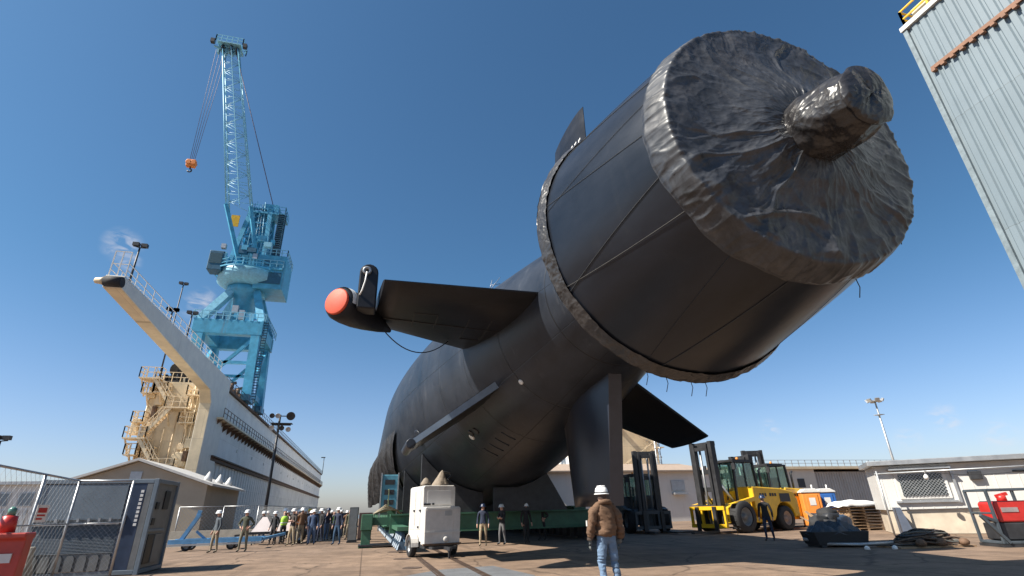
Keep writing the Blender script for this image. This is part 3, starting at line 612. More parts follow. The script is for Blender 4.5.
# stairs zigzag on the end wall
M_tanst = mat('stair_tan', (.70, .55, .36), .6, var=.2)
lv = [2.8, 5.8, 8.8, 11.8, 14.7]
for i, z in enumerate(lv):
    side = i % 2; p = MB(); x0, x1 = ((-6.8, -4.9) if side == 0 else (-3.9, -1.9))
    p.box(x0, x1, -1.9, -.07, z - .12, z); o = build('stair_landing', p, M_tanst, dock)
    r = MB(); rail(r, (x0, -1.85, z), (x1, -1.85, z), 3, 1.05, .04); rail(r, (x0, -1.85, z), (x0, -.1, z), 2, 1.05, .04); rail(r, (x1, -1.85, z), (x1, -.9, z), 1, 1.05, .04); build('railing', r, M_tanst, o)
    for xx in (x0 + .2, x1 - .2): b_ = MB(); b_.bar((xx, -1.7, z - .1), (xx, -.1, z - 1.6), .12); build('brace', b_, M_tanst, o)
    if i < 4:
        xa, xb = ((x1, -3.9) if side == 0 else (x0, -4.9)); za, zb = z, lv[i + 1]
        st = MB(); xb2 = xb
        for yy in (-1.75, -.95): st.bar((xa - (.5 if side == 0 else -.5), yy, za), (xb2 + (.6 if side == 0 else -.6), yy, zb), .08, .3)
        n = 11; XA = xa - (.5 if side == 0 else -.5); XB = xb2 + (.6 if side == 0 else -.6)
        for k in range(1, n): xx = XA + (XB - XA) * k / n; st.box(xx - .14, xx + .14, -1.7, -1.0, za + (zb - za) * k / n - .03, za + (zb - za) * k / n + .03)
        for hh in (.55, 1.05): st.bar((XA, -1.78, za + hh), (XB, -1.78, zb + hh), .06)
        for k in range(0, n, 2): xx = XA + (XB - XA) * k / n; zz = za + (zb - za) * k / n; st.bar((xx, -1.78, zz), (xx, -1.78, zz + 1.05), .05)
        build('stair_flight', st, M_tanst, dock)
# curved bulges, lockers and pipes on the end wall
for (x0, x1, z0, z1, d) in ((-4.6, -3.6, 3, 5.2, .5), (-2.4, -1.4, 6.2, 7.6, .4), (-6.9, -6.2, 9.2, 10.8, .4), (-5.4, -4.7, 12.2, 13.6, .35)):
    k = MB(); k.box(x0, x1, -.07 - d, -.064, z0, z1); build('wall_locker', k, M_tan, dock, bevel=.05)
for x in (-1.6, -2.0, -6.0):
    k = MB(); k.tube([(x, -.2, -1), (x, -.2, 14.6)], .07, 8); build('wall_pipe', k, M_tan, dock)
rnd = random.Random(21)
for k, (x0, x1, z) in enumerate(((-6.7, -5.7, 4.3), (-6.6, -5.6, 7.3), (-6.7, -5.7, 10.4), (-6.5, -5.5, 13.3), (-3.4, -2.2, 4.0), (-2.6, -1.2, 10.4), (-2.4, -1.3, 13.2), (-5.2, -4.2, 7.0), (-5.4, -4.3, 13.4))):
    p = MB(); p.box(x0, x1, -1.3, -.07, z - .1, z); o = build('side_platform', p, M_tanst, dock)
    r = MB(); rail(r, (x0, -1.27, z), (x1, -1.27, z), 2, 1.0, .045); rail(r, (x0, -1.27, z), (x0, -.1, z), 2, 1.0, .045); rail(r, (x1, -1.27, z), (x1, -.1, z), 2, 1.0, .045); build('railing', r, M_tanst, o)
    b_ = MB(); b_.bar(((x0 + x1) / 2, -1.2, z - .1), ((x0 + x1) / 2, -.1, z - 1.2), .14); build('brace', b_, M_tanst, o)
for k in range(8):
    x, z = rnd.uniform(-6.0, -1.2), rnd.uniform(2.5, 13.5); b_ = MB(); w_, h_ = rnd.uniform(.15, .4), rnd.uniform(.2, .6); b_.box(x - w_, x + w_, -.07 - rnd.uniform(.2, .6), -.065, z - h_, z + h_); build('wall_fitting', b_, rnd.choice((M_tan, M_tanst, M_rust)), dock, bevel=.03)
for k in range(5):
    b_ = MB(); x = -5.8 + k * .9; b_.tube([(x, -.18, rnd.uniform(0, 5)), (x, -.18, rnd.uniform(8, 14))], .05, 6); build('wall_conduit', b_, M_tanst, dock)
b_ = MB(); b_.lathe([(.9, 0), (.95, .1), (.5, .35), (.1, .45)], 18, Matrix.Translation((-4.4, 1.2, DZ + 1.5)) @ Matrix.Rotation(radians(-60), 4, 'X')); b_.tube([(-4.4, 1.2, DZ), (-4.4, 1.2, DZ + 1.6)], .12, 8); build('deck_dish', b_, M_dark, dock)
b_ = MB()
for k in range(4): b_.cyl((-5.6 + k * .35, 1.0 + .4 * k, DZ + .5), (-5.3 + k * .35, 1.0 + .4 * k, DZ + .5), .5, 14)
b_.box(-5.9, -4.0, .6, 2.6, DZ + .002, DZ + .3); build('rope_drum', b_, M_dark, dock)
tpm = MB(); rail(tpm, (-6.1, .1, DZ), (-1.3, .1, DZ), 6, 1.05, .035); rail(tpm, (-6.1, .1, DZ), (-6.1, 30, DZ), 20, 1.05, .035); build('railing', tpm, M_tanst, dock)
hb = MB(); hb.box(-5.2, -2.2, 3, 7, DZ + .005, DZ + 2.4); build('deck_house', hb, M_tan, dock, bevel=.05)
wn = MB(); wn.cyl((-3.6, 1.6, DZ + .6), (-2.2, 1.6, DZ + .6), .45, 16); wn.box(-3.8, -2.0, 1.0, 2.2, DZ + .004, DZ + .25); build('winch', wn, M_dark, dock)
for (x, y, z) in ((-.9, 9, DZ), (-.8, 12, DZ), (-1.0, 15.5, DZ)):
    k = MB(); k.box(x - .5, x + .5, y - .6, y + .6, z, z + 1.2); k.cyl((x, y, z + 1.2), (x, y, z + 2.0), .25, 10); k.bar((x - .4, y, z + 1.9), (x + .4, y + .3, z + 2.2), .3); build('deck_winch', k, M_rust, dock)
def floodlight_post(loc, h, label, heads=2, m=M_dark, group='lamp posts on the dock', arms=True):
    t = thing('lamp_post', label, 'lamp post', loc, 0, group)
    p = MB(); p.tube([(0, 0, 0), (0, 0, h)], [.09, .06], 8); p.box(-.2, .2, -.2, .2, 0, .05); build('pole', p, m, t)
    for i in range(heads):
        k = MB(); a = i * pi + .3; k.bar((0, 0, h), (.35 * cos(a), .35 * sin(a), h + .05), .06); k.box(.25 * cos(a) - .2, .25 * cos(a) + .2, .25 * sin(a) - .15, .25 * sin(a) + .15, h + .08, h + .34); build('lamp_head', k, m, t)
    return t
floodlight_post((-17.3, 37.9, 15.75), 3.7, 'dark lamp post standing at the outer tip of the flying bridge arm')
floodlight_post((-17.3, 50.7, 15.75), 3.3, 'dark lamp post on the flying bridge arm near the blue crane')
floodlight_post((-22.3, 60.6, 14.7), 11.3, 'tallest dark lamp post rising behind the flying bridge arm', 2)
t = floodlight_post((-17.3, 46.2, 15.75), 1.9, 'short mast with clustered floodlights midway along the flying bridge arm', 4)

# ------------------------------------------------------------------ blue crane on the dock
M_cb = mat('crane_blue', (.07, .34, .52), .45, var=.25, vscale=1.2, streak=.5, streak_col=(.17, .12, .09))
M_cl = mat('crane_pale_blue', (.22, .50, .64), .45, var=.2, streak=.25, streak_col=(.2, .18, .16))
M_cd = mat('crane_dark', (.02, .10, .17), .5, var=.3)
cr = thing('dock_crane', 'tall blue level luffing portal crane on top of the dry dock', 'crane', (-19.6, 76, DZ + .3))
def K(x, y, z): return Vector((x + 19.6, y, z - DZ - .3))
for sx in (-23.0, -16.0):
    for sy in (-4, 4):
        g = MB(); g.bar(K(sx, sy, 15), K(sx + (-.3 if sx < -20 else -.4), sy * .9, 24.6), 1.1, 1.3, up=(0, 1, 0)); build('portal_leg', g, M_cb, cr)
        b_ = MB(); b_.box(*[sx + 19.6 - .5, sx + 19.6 + .5], sy - 1.5, sy + 1.5, 0, .8); build('bogie', b_, M_cd, cr)
for sy in (-3.7, 3.7):
    g = MB(); g.box(-4.6, 4.0, sy - .6, sy + .6, 9.0, 11.0); build('portal_beam', g, M_cb, cr, bevel=.06)
for sx in (-3.7, 3.4):
    g = MB(); g.box(sx - .6, sx + .6, -3.6, 3.6, 9.2, 10.8); build('portal_beam', g, M_cb, cr, bevel=.06)
    g = MB(); g.bar((sx, -3.9, 1.5), (sx, 3.9, 1.5), .7); g.bar((sx, -3.5, 2), (sx, 3.3, 8.8), .45); build('sill_brace', g, M_cb, cr)
for sy in (-3.9, 3.9): g = MB(); g.bar((-3.2, sy, 1.2), (3.2, sy, 8.8), .4); g.bar((-3.4, sy, 5.2), (3.2, sy, 5.2), .4); build('cross_brace', g, M_cb, cr)
# inclined legs up to the slew ring
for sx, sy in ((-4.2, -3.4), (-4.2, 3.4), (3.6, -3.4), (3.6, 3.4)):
    g = MB(); g.bar((sx, sy, 10.9), (sx * .42 + .3, sy * .42, 16.3), .95, 1.2, up=(0, 1, 0)); build('inclined_leg', g, M_cl if sx < 0 else M_cb, cr)  # left legs get the paler blue: sunlight on them put into the colour
g = MB(); g.lathe([(1.5, 10.5), (1.6, 15.5), (2.6, 16.2), (2.6, 17.2)], 24); build('slew_column', g, M_cb, cr)
g = MB(); g.lathe([(3.0, 17.2), (4.1, 17.9), (4.1, 19.2), (3.9, 19.6), (.1, 19.6)], 32); o = build('slew_ring', g, M_cl, cr)
r_ = MB()
for k in range(24):
    a = 2 * pi * k / 24; p = Vector((4.6 * cos(a), 4.6 * sin(a), 19.2)); q = Vector((4.6 * cos(a + pi / 12), 4.6 * sin(a + pi / 12), 19.2))
    r_.bar(p, p + Vector((0, 0, 1.1)), .08); r_.bar(p + Vector((0, 0, 1.1)), q + Vector((0, 0, 1.1)), .07); r_.bar(p + Vector((0, 0, .55)), q + Vector((0, 0, .55)), .06); r_.bar(p, q, .16)
build('ring_railing', r_, M_cb, o)
g = MB(); g.box(-1.5, 4.9, -2.8, 2.8, 19.62, 20.0); g.box(1.2, 5.2, -2.6, 2.6, 16.6, 22.0); build('machine_house', g, M_cb, cr, bevel=.06)
g = MB(); g.box(1.6, 4.8, -2.72, -2.605, 17.4, 19.2); g.box(1.8, 3.0, -2.72, -2.605, 19.6, 21.2); build('house_louvre', g, M_cd, cr)
g = MB()
rail(g, (-4.6, -4.3, 11), (4.0, -4.3, 11), 10, 1.1, .05); rail(g, (4.2, -4.3, 11), (4.2, 4.3, 11), 8, 1.1, .05); rail(g, (-4.7, -4.3, 11), (-4.7, 4.3, 11), 8, 1.1, .05); build('portal_railing', g, M_cl, cr)
g = MB(); rail(g, (-1.5, -2.8, 20.0), (4.9, -2.8, 20.0), 7, 1.1, .05); rail(g, (5.2, -2.6, 22.0), (5.2, 2.6, 22.0), 5, 1.0, .05); rail(g, (1.2, -2.6, 22.0), (5.2, -2.6, 22.0), 5, 1.0, .05); build('house_railing', g, M_cl, cr)
rnd = random.Random(3)
for k in range(16):
    g = MB(); x, y, z = rnd.uniform(-3.6, 3.6), rnd.choice((-4.35, -3.0, -2.9)), rnd.uniform(11.2, 12.5) if k < 6 else rnd.uniform(19.8, 24)
    q = rnd.uniform(.25, .6); g.box(x - q, x + q, y - .3, y + .3, z, z + rnd.uniform(.4, 1.3)); build('equipment_box', g, rnd.choice((M_cd, M_cb, M_cl, M_galv)), cr)
for k in range(9):
    g = MB(); x = -2.4 + k * .55; g.tube([(x, -2.0 + .1 * (k % 3), 20), (x * .5 - .3, -1.35, 30.5 + (k % 4) * .4)], .045, 5); build('conduit', g, M_cl if k % 2 else M_cd, cr)
g = MB()
for k in range(30): g.box(4.0, 4.6, -4.2, -3.9, .4 + k * .36, .45 + k * .36)
for xx in (4.0, 4.6): g.bar((xx, -4.05, 0), (xx, -4.05, 11.6), .07)
build('leg_ladder', g, M_cd, cr)
g = MB(); g.box(-4.9, -3.0, -3.4, -1.4, 18.6, 21.6); o = build('operator_cab', g, M_cd, cr, bevel=.08)
k = MB(); k.box(-4.7, -3.2, -3.44, -3.402, 19.6, 21.2); k.box(-4.94, -4.902, -3.2, -1.6, 19.6, 21.2); build('cab_window', k, glass('cab_glass', (.1, .16, .18), .05, .3), o)
# tower frame
tw = MB()
TB = [(-2.6, -1.9), (1.9, -1.9), (1.9, 1.9), (-2.6, 1.9)]; TT = [(-1.2, -1.2), (1.4, -1.2), (1.4, 1.2), (-1.2, 1.2)]
for k in range(4): tw.bar((*TB[k], 20), (*TT[k], 30.5), .62)
for f_ in (.25, .5, .75, 1):
    pts = [Vector((*TB[k], 20)).lerp(Vector((*TT[k], 30.5)), f_) for k in range(4)]
    for k in range(4): tw.bar(pts[k], pts[(k + 1) % 4], .3)
    pr_ = [Vector((*TB[k], 20)).lerp(Vector((*TT[k], 30.5)), f_ - .25) for k in range(4)]
    for k in range(4): tw.bar(pr_[k], pts[(k + 1) % 4], .22)
tw.prism([(-1.9, 20), (.9, 20), (.7, 30.3), (-.8, 30.3)], 'y', -.9, .9)
build('tower_frame', tw, M_cb, cr)
g = MB(); g.box(-1.6, 3.6, -1.6, 1.6, 29.6, 29.9); rail(g, (-1.6, -1.6, 29.9), (3.6, -1.6, 29.9), 4, 1.1, .04); rail(g, (3.6, -1.6, 29.9), (3.6, 1.6, 29.9), 3, 1.1, .04); g.box(.2, 2.4, -1.1, 1.1, 29.92, 31.6); build('top_platform', g, M_cb, cr)
g = MB(); g.box(2.9, 3.7, -1.7, -.9, 20.2, 29.6)
o = MB()
for k in range(28): o.box(2.75, 3.75, -1.85, -.8, 20.6 + k * .33, 20.68 + k * .33)
for sx in (2.8, 3.7):
    for sy in (-1.8, -.85): o.bar((sx, sy, 20), (sx, sy, 30.5), .1)
build('ladder_tower', o, M_cd, cr)
g = MB(); g.box(-3.5, -2.35, -2.5, -2.35, 26.3, 28.2); build('warning_board', g, M_yellow, cr, label='yellow board on the crane tower')
# lattice jib
jb = MB(); def_ = [(-1.5, -1.1), (1.4, -1.1), (1.4, 1.1), (-1.5, 1.1)]
def jp(k, f_):
    a = Vector((-2.5 + def_[k][0] * 1.15, def_[k][1] - 2.6, 29.2)); b = Vector((-9.4 + def_[k][0] * .82, def_[k][1] * .7 - 2.6, 60.4)); return a.lerp(b, f_)
for k in range(4): jb.tube([jp(k, 0), jp(k, 1)], .10, 6)
NS = 17
for i in range(NS):
    f0, f1 = i / NS, (i + 1) / NS
    for k in range(4):
        a, b = jp(k, f0), jp((k + 1) % 4, f1)
        if i % 2: a, b = jp((k + 1) % 4, f0), jp(k, f1)
        jb.tube([a, b], .045, 5); jb.tube([jp(k, f1), jp((k + 1) % 4, f1)], .04, 5)
build('jib', jb, M_cl, cr)
jl = MB(); jl.bar(jp(1, 0).lerp(jp(0, 0), .5) + Vector((.2, -.2, 0)), jp(1, 1).lerp(jp(0, 1), .5) + Vector((.2, -.2, 0)), .28, .1)
build('jib_ladder', jl, M_cl, cr)
jf = MB(); jf.bar((-1.2, -2.4, 20.5), jp(0, 0), .5); jf.bar((1.2, -2.4, 20.5), jp(1, 0), .5); build('jib_foot', jf, M_cb, cr)
hd = MB(); c0 = Vector((-9.7, -2.6, 61.0))
hd.box(c0.x - 1.7, c0.x + 1.9, c0.y - 1.3, c0.y + 1.3, c0.z - .1, c0.z + .1)
for yy in (-1.25, 1.25): rail(hd, (c0.x - 2.0, c0.y + yy, c0.z + .1), (c0.x + 2.2, c0.y + yy, c0.z + .1), 5, 1.3, .06)
for xx in (-2.0, 2.2): rail(hd, (c0.x + xx, c0.y - 1.25, c0.z + .1), (c0.x + xx, c0.y + 1.25, c0.z + .1), 3, 1.3, .06)
for xx in (-1.6, -.4, .6, 1.6): hd.bar((c0.x + xx, c0.y, c0.z - 1.6), (c0.x + xx, c0.y, c0.z + 1.0), .3, .6)
hd.bar((c0.x - 2.2, c0.y - .6, c0.z - .7), (c0.x + 2.0, c0.y + .3, c0.z - 1.0), .25)
build('jib_head', hd, M_cl, cr)
for xx, rr in ((-1.0, .8), (.3, .9), (1.2, .7)):
    g = MB(); g.cyl((c0.x + xx, c0.y - .2, c0.z - .7), (c0.x + xx + .25, c0.y - .2, c0.z - .7), rr, 18); build('sheave', g, M_dark, cr)
for xx in (-2.4, 2.6):
    g = MB(); g.box(c0.x + xx - .3, c0.x + xx + .3, c0.y - 1.4, c0.y - .8, c0.z - .5, c0.z + .3); build('jib_floodlight', g, M_dark, cr)
M_cable = mat('hoist_cable', (.10, .07, .10), .6, var=.2)
HK = Vector((-10.6, -2.6, 36.2))
for i, dx in enumerate((-.45, -.15, .15, .45)):
    g = MB(); g.tube([(c0.x - 1.1 + dx * 2.0, c0.y, c0.z - .8), (HK.x + dx * .7, HK.y, HK.z + .7)], .035, 5); build('hoist_rope', g, M_cable, cr)
g = MB(); g.box(HK.x - .62, HK.x + .62, HK.y - .35, HK.y + .35, HK.z - .5, HK.z + .7); g.cyl((HK.x - .3, HK.y - .42, HK.z + .2), (HK.x - .3, HK.y + .42, HK.z + .2), .42, 16); g.cyl((HK.x + .3, HK.y - .42, HK.z + .2), (HK.x + .3, HK.y + .42, HK.z + .2), .42, 16)
o = build('hook_block', g, mat('hook_orange', (.75, .22, .03), .5, var=.15), cr, bevel=.06)
g = MB(); g.tube([(HK.x, HK.y, HK.z - .5), (HK.x, HK.y, HK.z - .9)] + [(HK.x + .28 * sin(t), HK.y, HK.z - 1.15 + .28 * cos(t)) for t in (0.4, 1.2, 2, 2.8, 3.6, 4.4)], .11, 8); build('hook', g, M_dark, o)
for dy in (-.5, .5):
    g = MB(); g.tube([(1.6, dy, 31.2), (-8.6, -2.6 + dy, 60.2)], .05, 5); build('luffing_rope', g, M_cable, cr)

# ------------------------------------------------------------------ shed at left
M_shed = mat('shed_tan', (.36, .31, .24), .7, var=.1, vscale=.8)
M_roof = mat('shed_roof', (.55, .53, .5), .5, var=.1)
t = thing('metal_shed', 'low tan gabled shed in front of the dry dock end', 'shed', (-15.3, 42, 0))
w = MB(); w.prism([(-4.5, 0), (4.5, 0), (4.5, 3.6), (0, 5.15), (-4.5, 3.6)], 'y', 0, 10); build('wall', w, M_shed, t)
r = MB(); r.prism([(-4.9, 3.50), (0, 5.20), (4.9, 3.50), (4.9, 3.66), (0, 5.36), (-4.9, 3.66)], 'y', -.35, 10.3); build('roof', r, M_roof, t)
for k in range(3):
    v = MB(); v.lathe([(.28, 0), (.28, .3), (.02, .75)], 10, Matrix.Translation((3.9, 2.2 + k * 3.2, 3.9))); build('roof_vent', v, M_white, t)
v = MB(); v.box(-.35, .35, -.05, -.004, 3.9, 4.5); build('gable_vent', v, M_galv, t)
d = MB(); d.box(-2.2, 2.0, -.05, -.004, 0, 3.0)
for k in range(9): d.box(-2.2, 2.0, -.07, -.052, .25 + k * .33, .28 + k * .33)
build('roller_door', d, M_galv, t)

# ------------------------------------------------------------------ container, fence, barriers at left
M_cont = mat('container_slate', (.15, .19, .23), .5, var=.14, vscale=2, streak=.25, streak_col=(.2, .2, .2))
M_navy = mat('container_navy', (.025, .045, .09), .45, var=.2)
M_cg = mat('container_grey', (.16, .17, .175), .5, var=.2)
ct = thing('power_container', 'slate blue corrugated container unit behind the mesh fence', 'container', (-7.76, 18.95, 0))
cw, cd, ch = 1.52, 2.0, 2.62
b = MB(); b.box(-cw + .06, cw - .06, .06, cd - .06, .15, ch - .03); build('body', b, M_cg, ct)
f_ = MB()
for x in (-cw, cw - .12): f_.box(x, x + .12, 0, .12, .0, ch); f_.box(x, x + .12, cd - .12, cd, 0, ch)
for z in (0.02, ch - .13): f_.box(-cw + .12, cw - .12, .0, .11, z, z + .12); f_.box(-cw + .12, cw - .12, cd - .11, cd, z, z + .12); f_.box(-cw + .002, -cw + .11, .12, cd - .12, z, z + .12); f_.box(cw - .11, cw - .002, .12, cd - .12, z, z + .12)
build('corner_frame', f_, M_cont, ct, bevel=.01)
for cx_ in (-cw, cw):
    for cy_ in (0, cd):
        for cz_ in (0, ch - .12):
            pass
g = MB(); n = 20; xa, xb = -cw + .13, cw - .78
for k in range(n):
    z = .62 + k * .76 / n; g.add([(xa, .012, z), (xb, .012, z), (xb, .055, z + .036), (xa, .055, z + .036)], [(0, 1, 2, 3)])
build('louvre_panel', g, M_cont, ct)
g = MB(); g.box(xa, xb, .01, .058, 1.50, ch - .16); g.box(xa, xa + .04, .0, .009, 1.5, ch - .16); g.box(xb - .04, xb, .0, .009, 1.5, ch - .16); build('upper_panel', g, M_cont, ct)
for k in range(6): g = MB(); x = xa + .5 + k * .27; g.box(x, x + .06, -.05, .0, 1.44, 1.54); build('latch', g, M_galv, ct)
g = MB()
for k in range(7): x = xa + .12 + k * .3; g.prism([(x, .16), (x + .22, .16), (x + .22, .48), (x + .18, .56), (x + .04, .56), (x, .48)], 'y', -.012, .058)
build('lower_vent', g, M_cg, ct)
g = MB(); g.box(xa, xb, -.03, .02, 1.36, 1.42); build('latch_bar', g, M_galv, ct)
g = MB(); g.box(cw - .76, cw - .30, .01, .058, .14, ch - .14); o = build('navy_panel', g, M_navy, ct)
g = MB(); g.box(cw - .29, cw - .13, .004, .058, .14, ch - .14); build('door_post', g, M_cg, ct)
g = MB()
for k in range(9): z = 1.3 + k * .115; g.box(cw - .42, cw - .34, -.0, .008, z, z + .075); 
build('lettering', g, M_mark, o)
g = MB(); g.box(cw - .72, cw - .64, -.03, .008, 1.35, 1.6); build('handle', g, M_galv, o)
# right end with hatches
for (y0, y1, z0, z1, m_) in ((.25, .75, .25, 1.05, M_black), (.85, 1.45, .25, 1.05, M_cg), (.25, .5, 1.3, 1.5, M_black), (.35, .6, 1.75, 1.95, M_black), (.95, 1.4, 1.75, 2.3, M_black), (.2, 1.5, 1.12, 1.2, M_cont)):
    g = MB(); g.box(cw - .055, cw - .02, y0, y1, z0, z1); build('hatch', g, m_, ct, bevel=.01)
M_sign = mat('sign_white', (.75, .74, .72), .5, var=.05)
sg = thing('warning_sign', 'small white sign with red lettering bars wired to the mesh fence', 'sign', (-7.80, 16.35, 1.66), radians(80))
g = MB(); g.box(-.2, .2, 0, .012, -.2, .2); build('sign_board', g, M_sign, sg)
g = MB(); g.box(-.14, .14, -.006, -.002, .02, .13); g.box(-.14, .12, -.006, -.002, -.06, -.02); g.box(-.14, .05, -.006, -.002, -.14, -.1); build('sign_lettering', g, M_red, sg)
# chain-link fence: alpha free, real wires
M_wire = mat('fence_wire', (.30, .31, .32), .5, metal=.2, var=.15)
def mesh_panel(mb, a, b, z0, z1, step=.10, r=.0032):
    a = Vector(a); b = Vector(b); Lh = (b - a).length; d = (b - a) / Lh; H = z1 - z0
    def line(u0, w0, u1, w1):
        mb.bar(a + d * u0 + Vector((0, 0, z0 + w0)), a + d * u1 + Vector((0, 0, z0 + w1)), r * 2)
    n = int((Lh + H) / step)
    for i in range(n):
        s = i * step
        u0, w0 = (s, 0) if s < Lh else (Lh, s - Lh); u1, w1 = (s - H, H) if s > H else (0, s)
        line(u0, w0, u1, w1); line(Lh - u0, w0, Lh - u1, w1)
fp = [(-6.84, 18.72), (-8.18, 18.6), (-7.78, 15.95), (-7.36, 13.3), (-6.95, 10.7)]
fz = 2.55
fe = thing('mesh_fence', 'galvanised chain link fence with top rail in front of the slate container', 'fence', (0, 0, 0))
for i, p in enumerate(fp):
    g = MB(); g.tube([(p[0], p[1], 0), (p[0], p[1], fz)], .035, 8); build('post', g, M_galv, fe)
for i in range(len(fp) - 1):
    a = (*fp[i], 0); b = (*fp[i + 1], 0); g = MB(); mesh_panel(g, a, b, .06, fz - .02, .13 if i == 0 else .28, .0026 if i == 0 else .0018); build('wire_mesh', g, M_wire, fe)
    g = MB(); g.tube([(a[0], a[1], fz), (b[0], b[1], fz)], .028, 8); g.tube([(a[0], a[1], 1.4), (b[0], b[1], 1.4)], .018, 6); build('rail', g, M_galv, fe)
# concrete barrier and orange red barrier
M_conc = mat('barrier_concrete', (.33, .30, .25), .85, var=.2, vscale=3, bump=.2)
g = MB(); g.prism([(-.35, 0), (.35, 0), (.3, .2), (.13, .45), (.1, .85), (-.1, .85), (-.13, .45), (-.3, .2)], 'x', -1.3, 1.05)
o = build('jersey_barrier', g, M_conc, bevel=.02, loc=(-9.72, 18.35, 0)); tag(o, 'low tan concrete barrier at the foot of the mesh fence', 'barrier')
bt = thing('water_barrier', 'faded red plastic road barrier at the left edge', 'barrier', (-6.28, 11.7, 0), .1)
M_redp = mat('red_plastic', (.42, .05, .035), .5, var=.2, vscale=3)
g = MB(); g.prism([(-.45, 0), (.45, 0), (.42, .25), (.16, .5), (.14, 1.18), (.2, 1.22), (.2, 1.3), (-.2, 1.3), (-.2, 1.22), (-.14, 1.18), (-.16, .5), (-.42, .25)], 'x', -1.0, .62); build('body', g, M_redp, bt, bevel=.02)
g = MB(); g.box(-.9, .5, -.178, -.145, .84, .98); build('reflective_stripe', g, mat('stripe', (.6, .58, .56), .4, var=.15), bt)
g = MB(); g.box(-.8, .1, -.22, -.17, .55, .74); build('label_patch', g, mat('patch_orange', (.5, .2, .04), .5, var=.3, vscale=8), bt)
cn = thing('beacon_lamp', 'small red beacon standing on the road barrier', 'beacon', (-6.04, 11.72, 1.305))
g = MB(); g.lathe([(.13, 0), (.11, .26), (.05, .28)], 14); build('base', g, M_red, cn)
g = MB(); g.lathe([(.06, .28), (.06, .38), (.02, .42)], 12); build('lens', g, mat('lens_green', (.1, .22, .18), .3), cn)
# pale building and pipe racks behind the fence, left
wb = thing('white_office', 'pale low building with windows behind the fence at far left', 'building', (-25.5, 45, 0))
g = MB(); g.box(-6, 3.9, 0, 8, 0, 3.9); build('wall', g, M_white, wb)
g = MB(); g.box(-6.2, 4.1, -.3, 8.2, 3.9, 4.1); build('roof', g, M_galv, wb)
for k in range(6):
    g = MB(); x = -4.6 + k * 1.4; g.box(x, x + .9, -.04, -.004, 2.5, 3.4); o = build('window', g, M_galv, wb); p = MB(); p.box(x + .07, x + .83, -.055, -.042, 2.57, 3.33); build('pane', p, glass('dark_glass', (.2, .25, .3), .1, .1), o)
g = MB()
for k in range(22): g.box(-5.8 + k * .44, -5.65 + k * .44, -.06, -.004, 0.1, 2.3)
build('cladding_rib', g, M_galv, wb)
fl = floodlight_post((-22.5, 40, 0), 6.2, 'dark lamp post at the far left edge above the fence', 2, M_dark, 'yard lamp posts')

# ------------------------------------------------------------------ people
def person_mesh(pose='stand', seed=0, hands=False):
    rnd = random.Random(seed); V = []; E = []; R = []
    def add(p, r, par=None):
        V.append(p); R.append(r if isinstance(r, tuple) else (r, r))
        if par is not None: E.append((par, len(V) - 1))
        return len(V) - 1
    lean = rnd.uniform(-.02, .03)
    pel = add((0, 0, .94), (.145, .115)); sp = add((0, .01 + lean * .4, 1.12), (.135, .105), pel); chs = add((0, lean, 1.32), (.155, .12), sp)
    up = add((0, lean, 1.43), (.11, .09), chs); nk = add((0, .01 + lean, 1.51), .058, up); hb = add((0, .025 + lean, 1.575), (.07, .078), nk); hm = add((0, .03 + lean, 1.655), (.078, .096), hb); ht = add((0, .02 + lean, 1.72), (.066, .08), hm)
    add((0, .118 + lean, 1.625), .016, hm)
    hj = []
    for s in (-1, 1):
        sh = add((s * .185, lean, 1.42), .068, up)
        if pose == 'stand': el = (s * .255, -.03, 1.14); wr = (s * .27, .06, .90); hd = (s * .265, .10, .81)
        elif pose == 'hips': el = (s * .36, -.08, 1.17); wr = (s * .2, .06, 1.03); hd = (s * .17, .1, .99)
        elif pose == 'cross': el = (s * .25, .06, 1.14); wr = (-s * .02, .22, 1.18); hd = (-s * .1, .2, 1.2)
        else:
            if s > 0: el = (.25, .08, 1.15); wr = (.18, .26, 1.3); hd = (.13, .2, 1.42)
            else: el = (-.255, -.03, 1.14); wr = (-.26, .06, .9); hd = (-.26, .1, .81)
        e = add(el, .05, sh); w_ = add(wr, .036, e); h_ = add(hd, (.045, .026), w_); hj.append(hd)
        w2 = tuple(hd[i] + (hd[i] - wr[i]) * .7 for i in range(3)); add(w2, (.034, .018), h_)
    st = rnd.uniform(.0, .10)
    for s in (-1, 1):
        hp = add((s * .095, 0, .88), .095, pel); kn = add((s * .115, .02 + s * st * .6, .49), .064, hp); an = add((s * .125, -.02 + s * st, .09), .042, kn); to = add((s * .14, .14 + s * st, .045), (.045, .036), an)
    me = bpy.data.meshes.new('person'); me.from_pydata(V, E, []); o = bpy.data.objects.new('p', me); C.objects.link(o)
    o.modifiers.new('skin', 'SKIN'); sv = me.skin_vertices[0].data
    for i, r in enumerate(R): sv[i].radius = r; sv[i].use_root = (i == 0)
    o.modifiers['skin'].use_smooth_shade = True
    sb = o.modifiers.new('sub', 'SUBSURF'); sb.levels = 2; sb.render_levels = 2
    dg = bpy.context.evaluated_depsgraph_get(); out = bpy.data.meshes.new_from_object(o.evaluated_get(dg)); bpy.data.objects.remove(o)
    for k in range(4): out.materials.append(None)
    for p in out.polygons:
        c = p.center; p.use_smooth = True
        if min((c - Vector(h)).length for h in hj) < .115 and c.z < 1.5: i = 3
        elif c.z > 1.515: i = 3
        elif c.z < .085: i = 2
        elif c.z < .93: i = 1
        else: i = 0
        p.material_index = i
    return out
PM = {(p, s): person_mesh(p, s) for p in ('stand', 'hips', 'cross', 'phone') for s in (1, 2)}
M_skin = mat('skin', (.45, .26, .19), .55, var=.08)
CL = {}
def cloth(n, c): return mat('cloth_' + n, c, .85, var=.2, vscale=14, bump=.25, bscale=12)
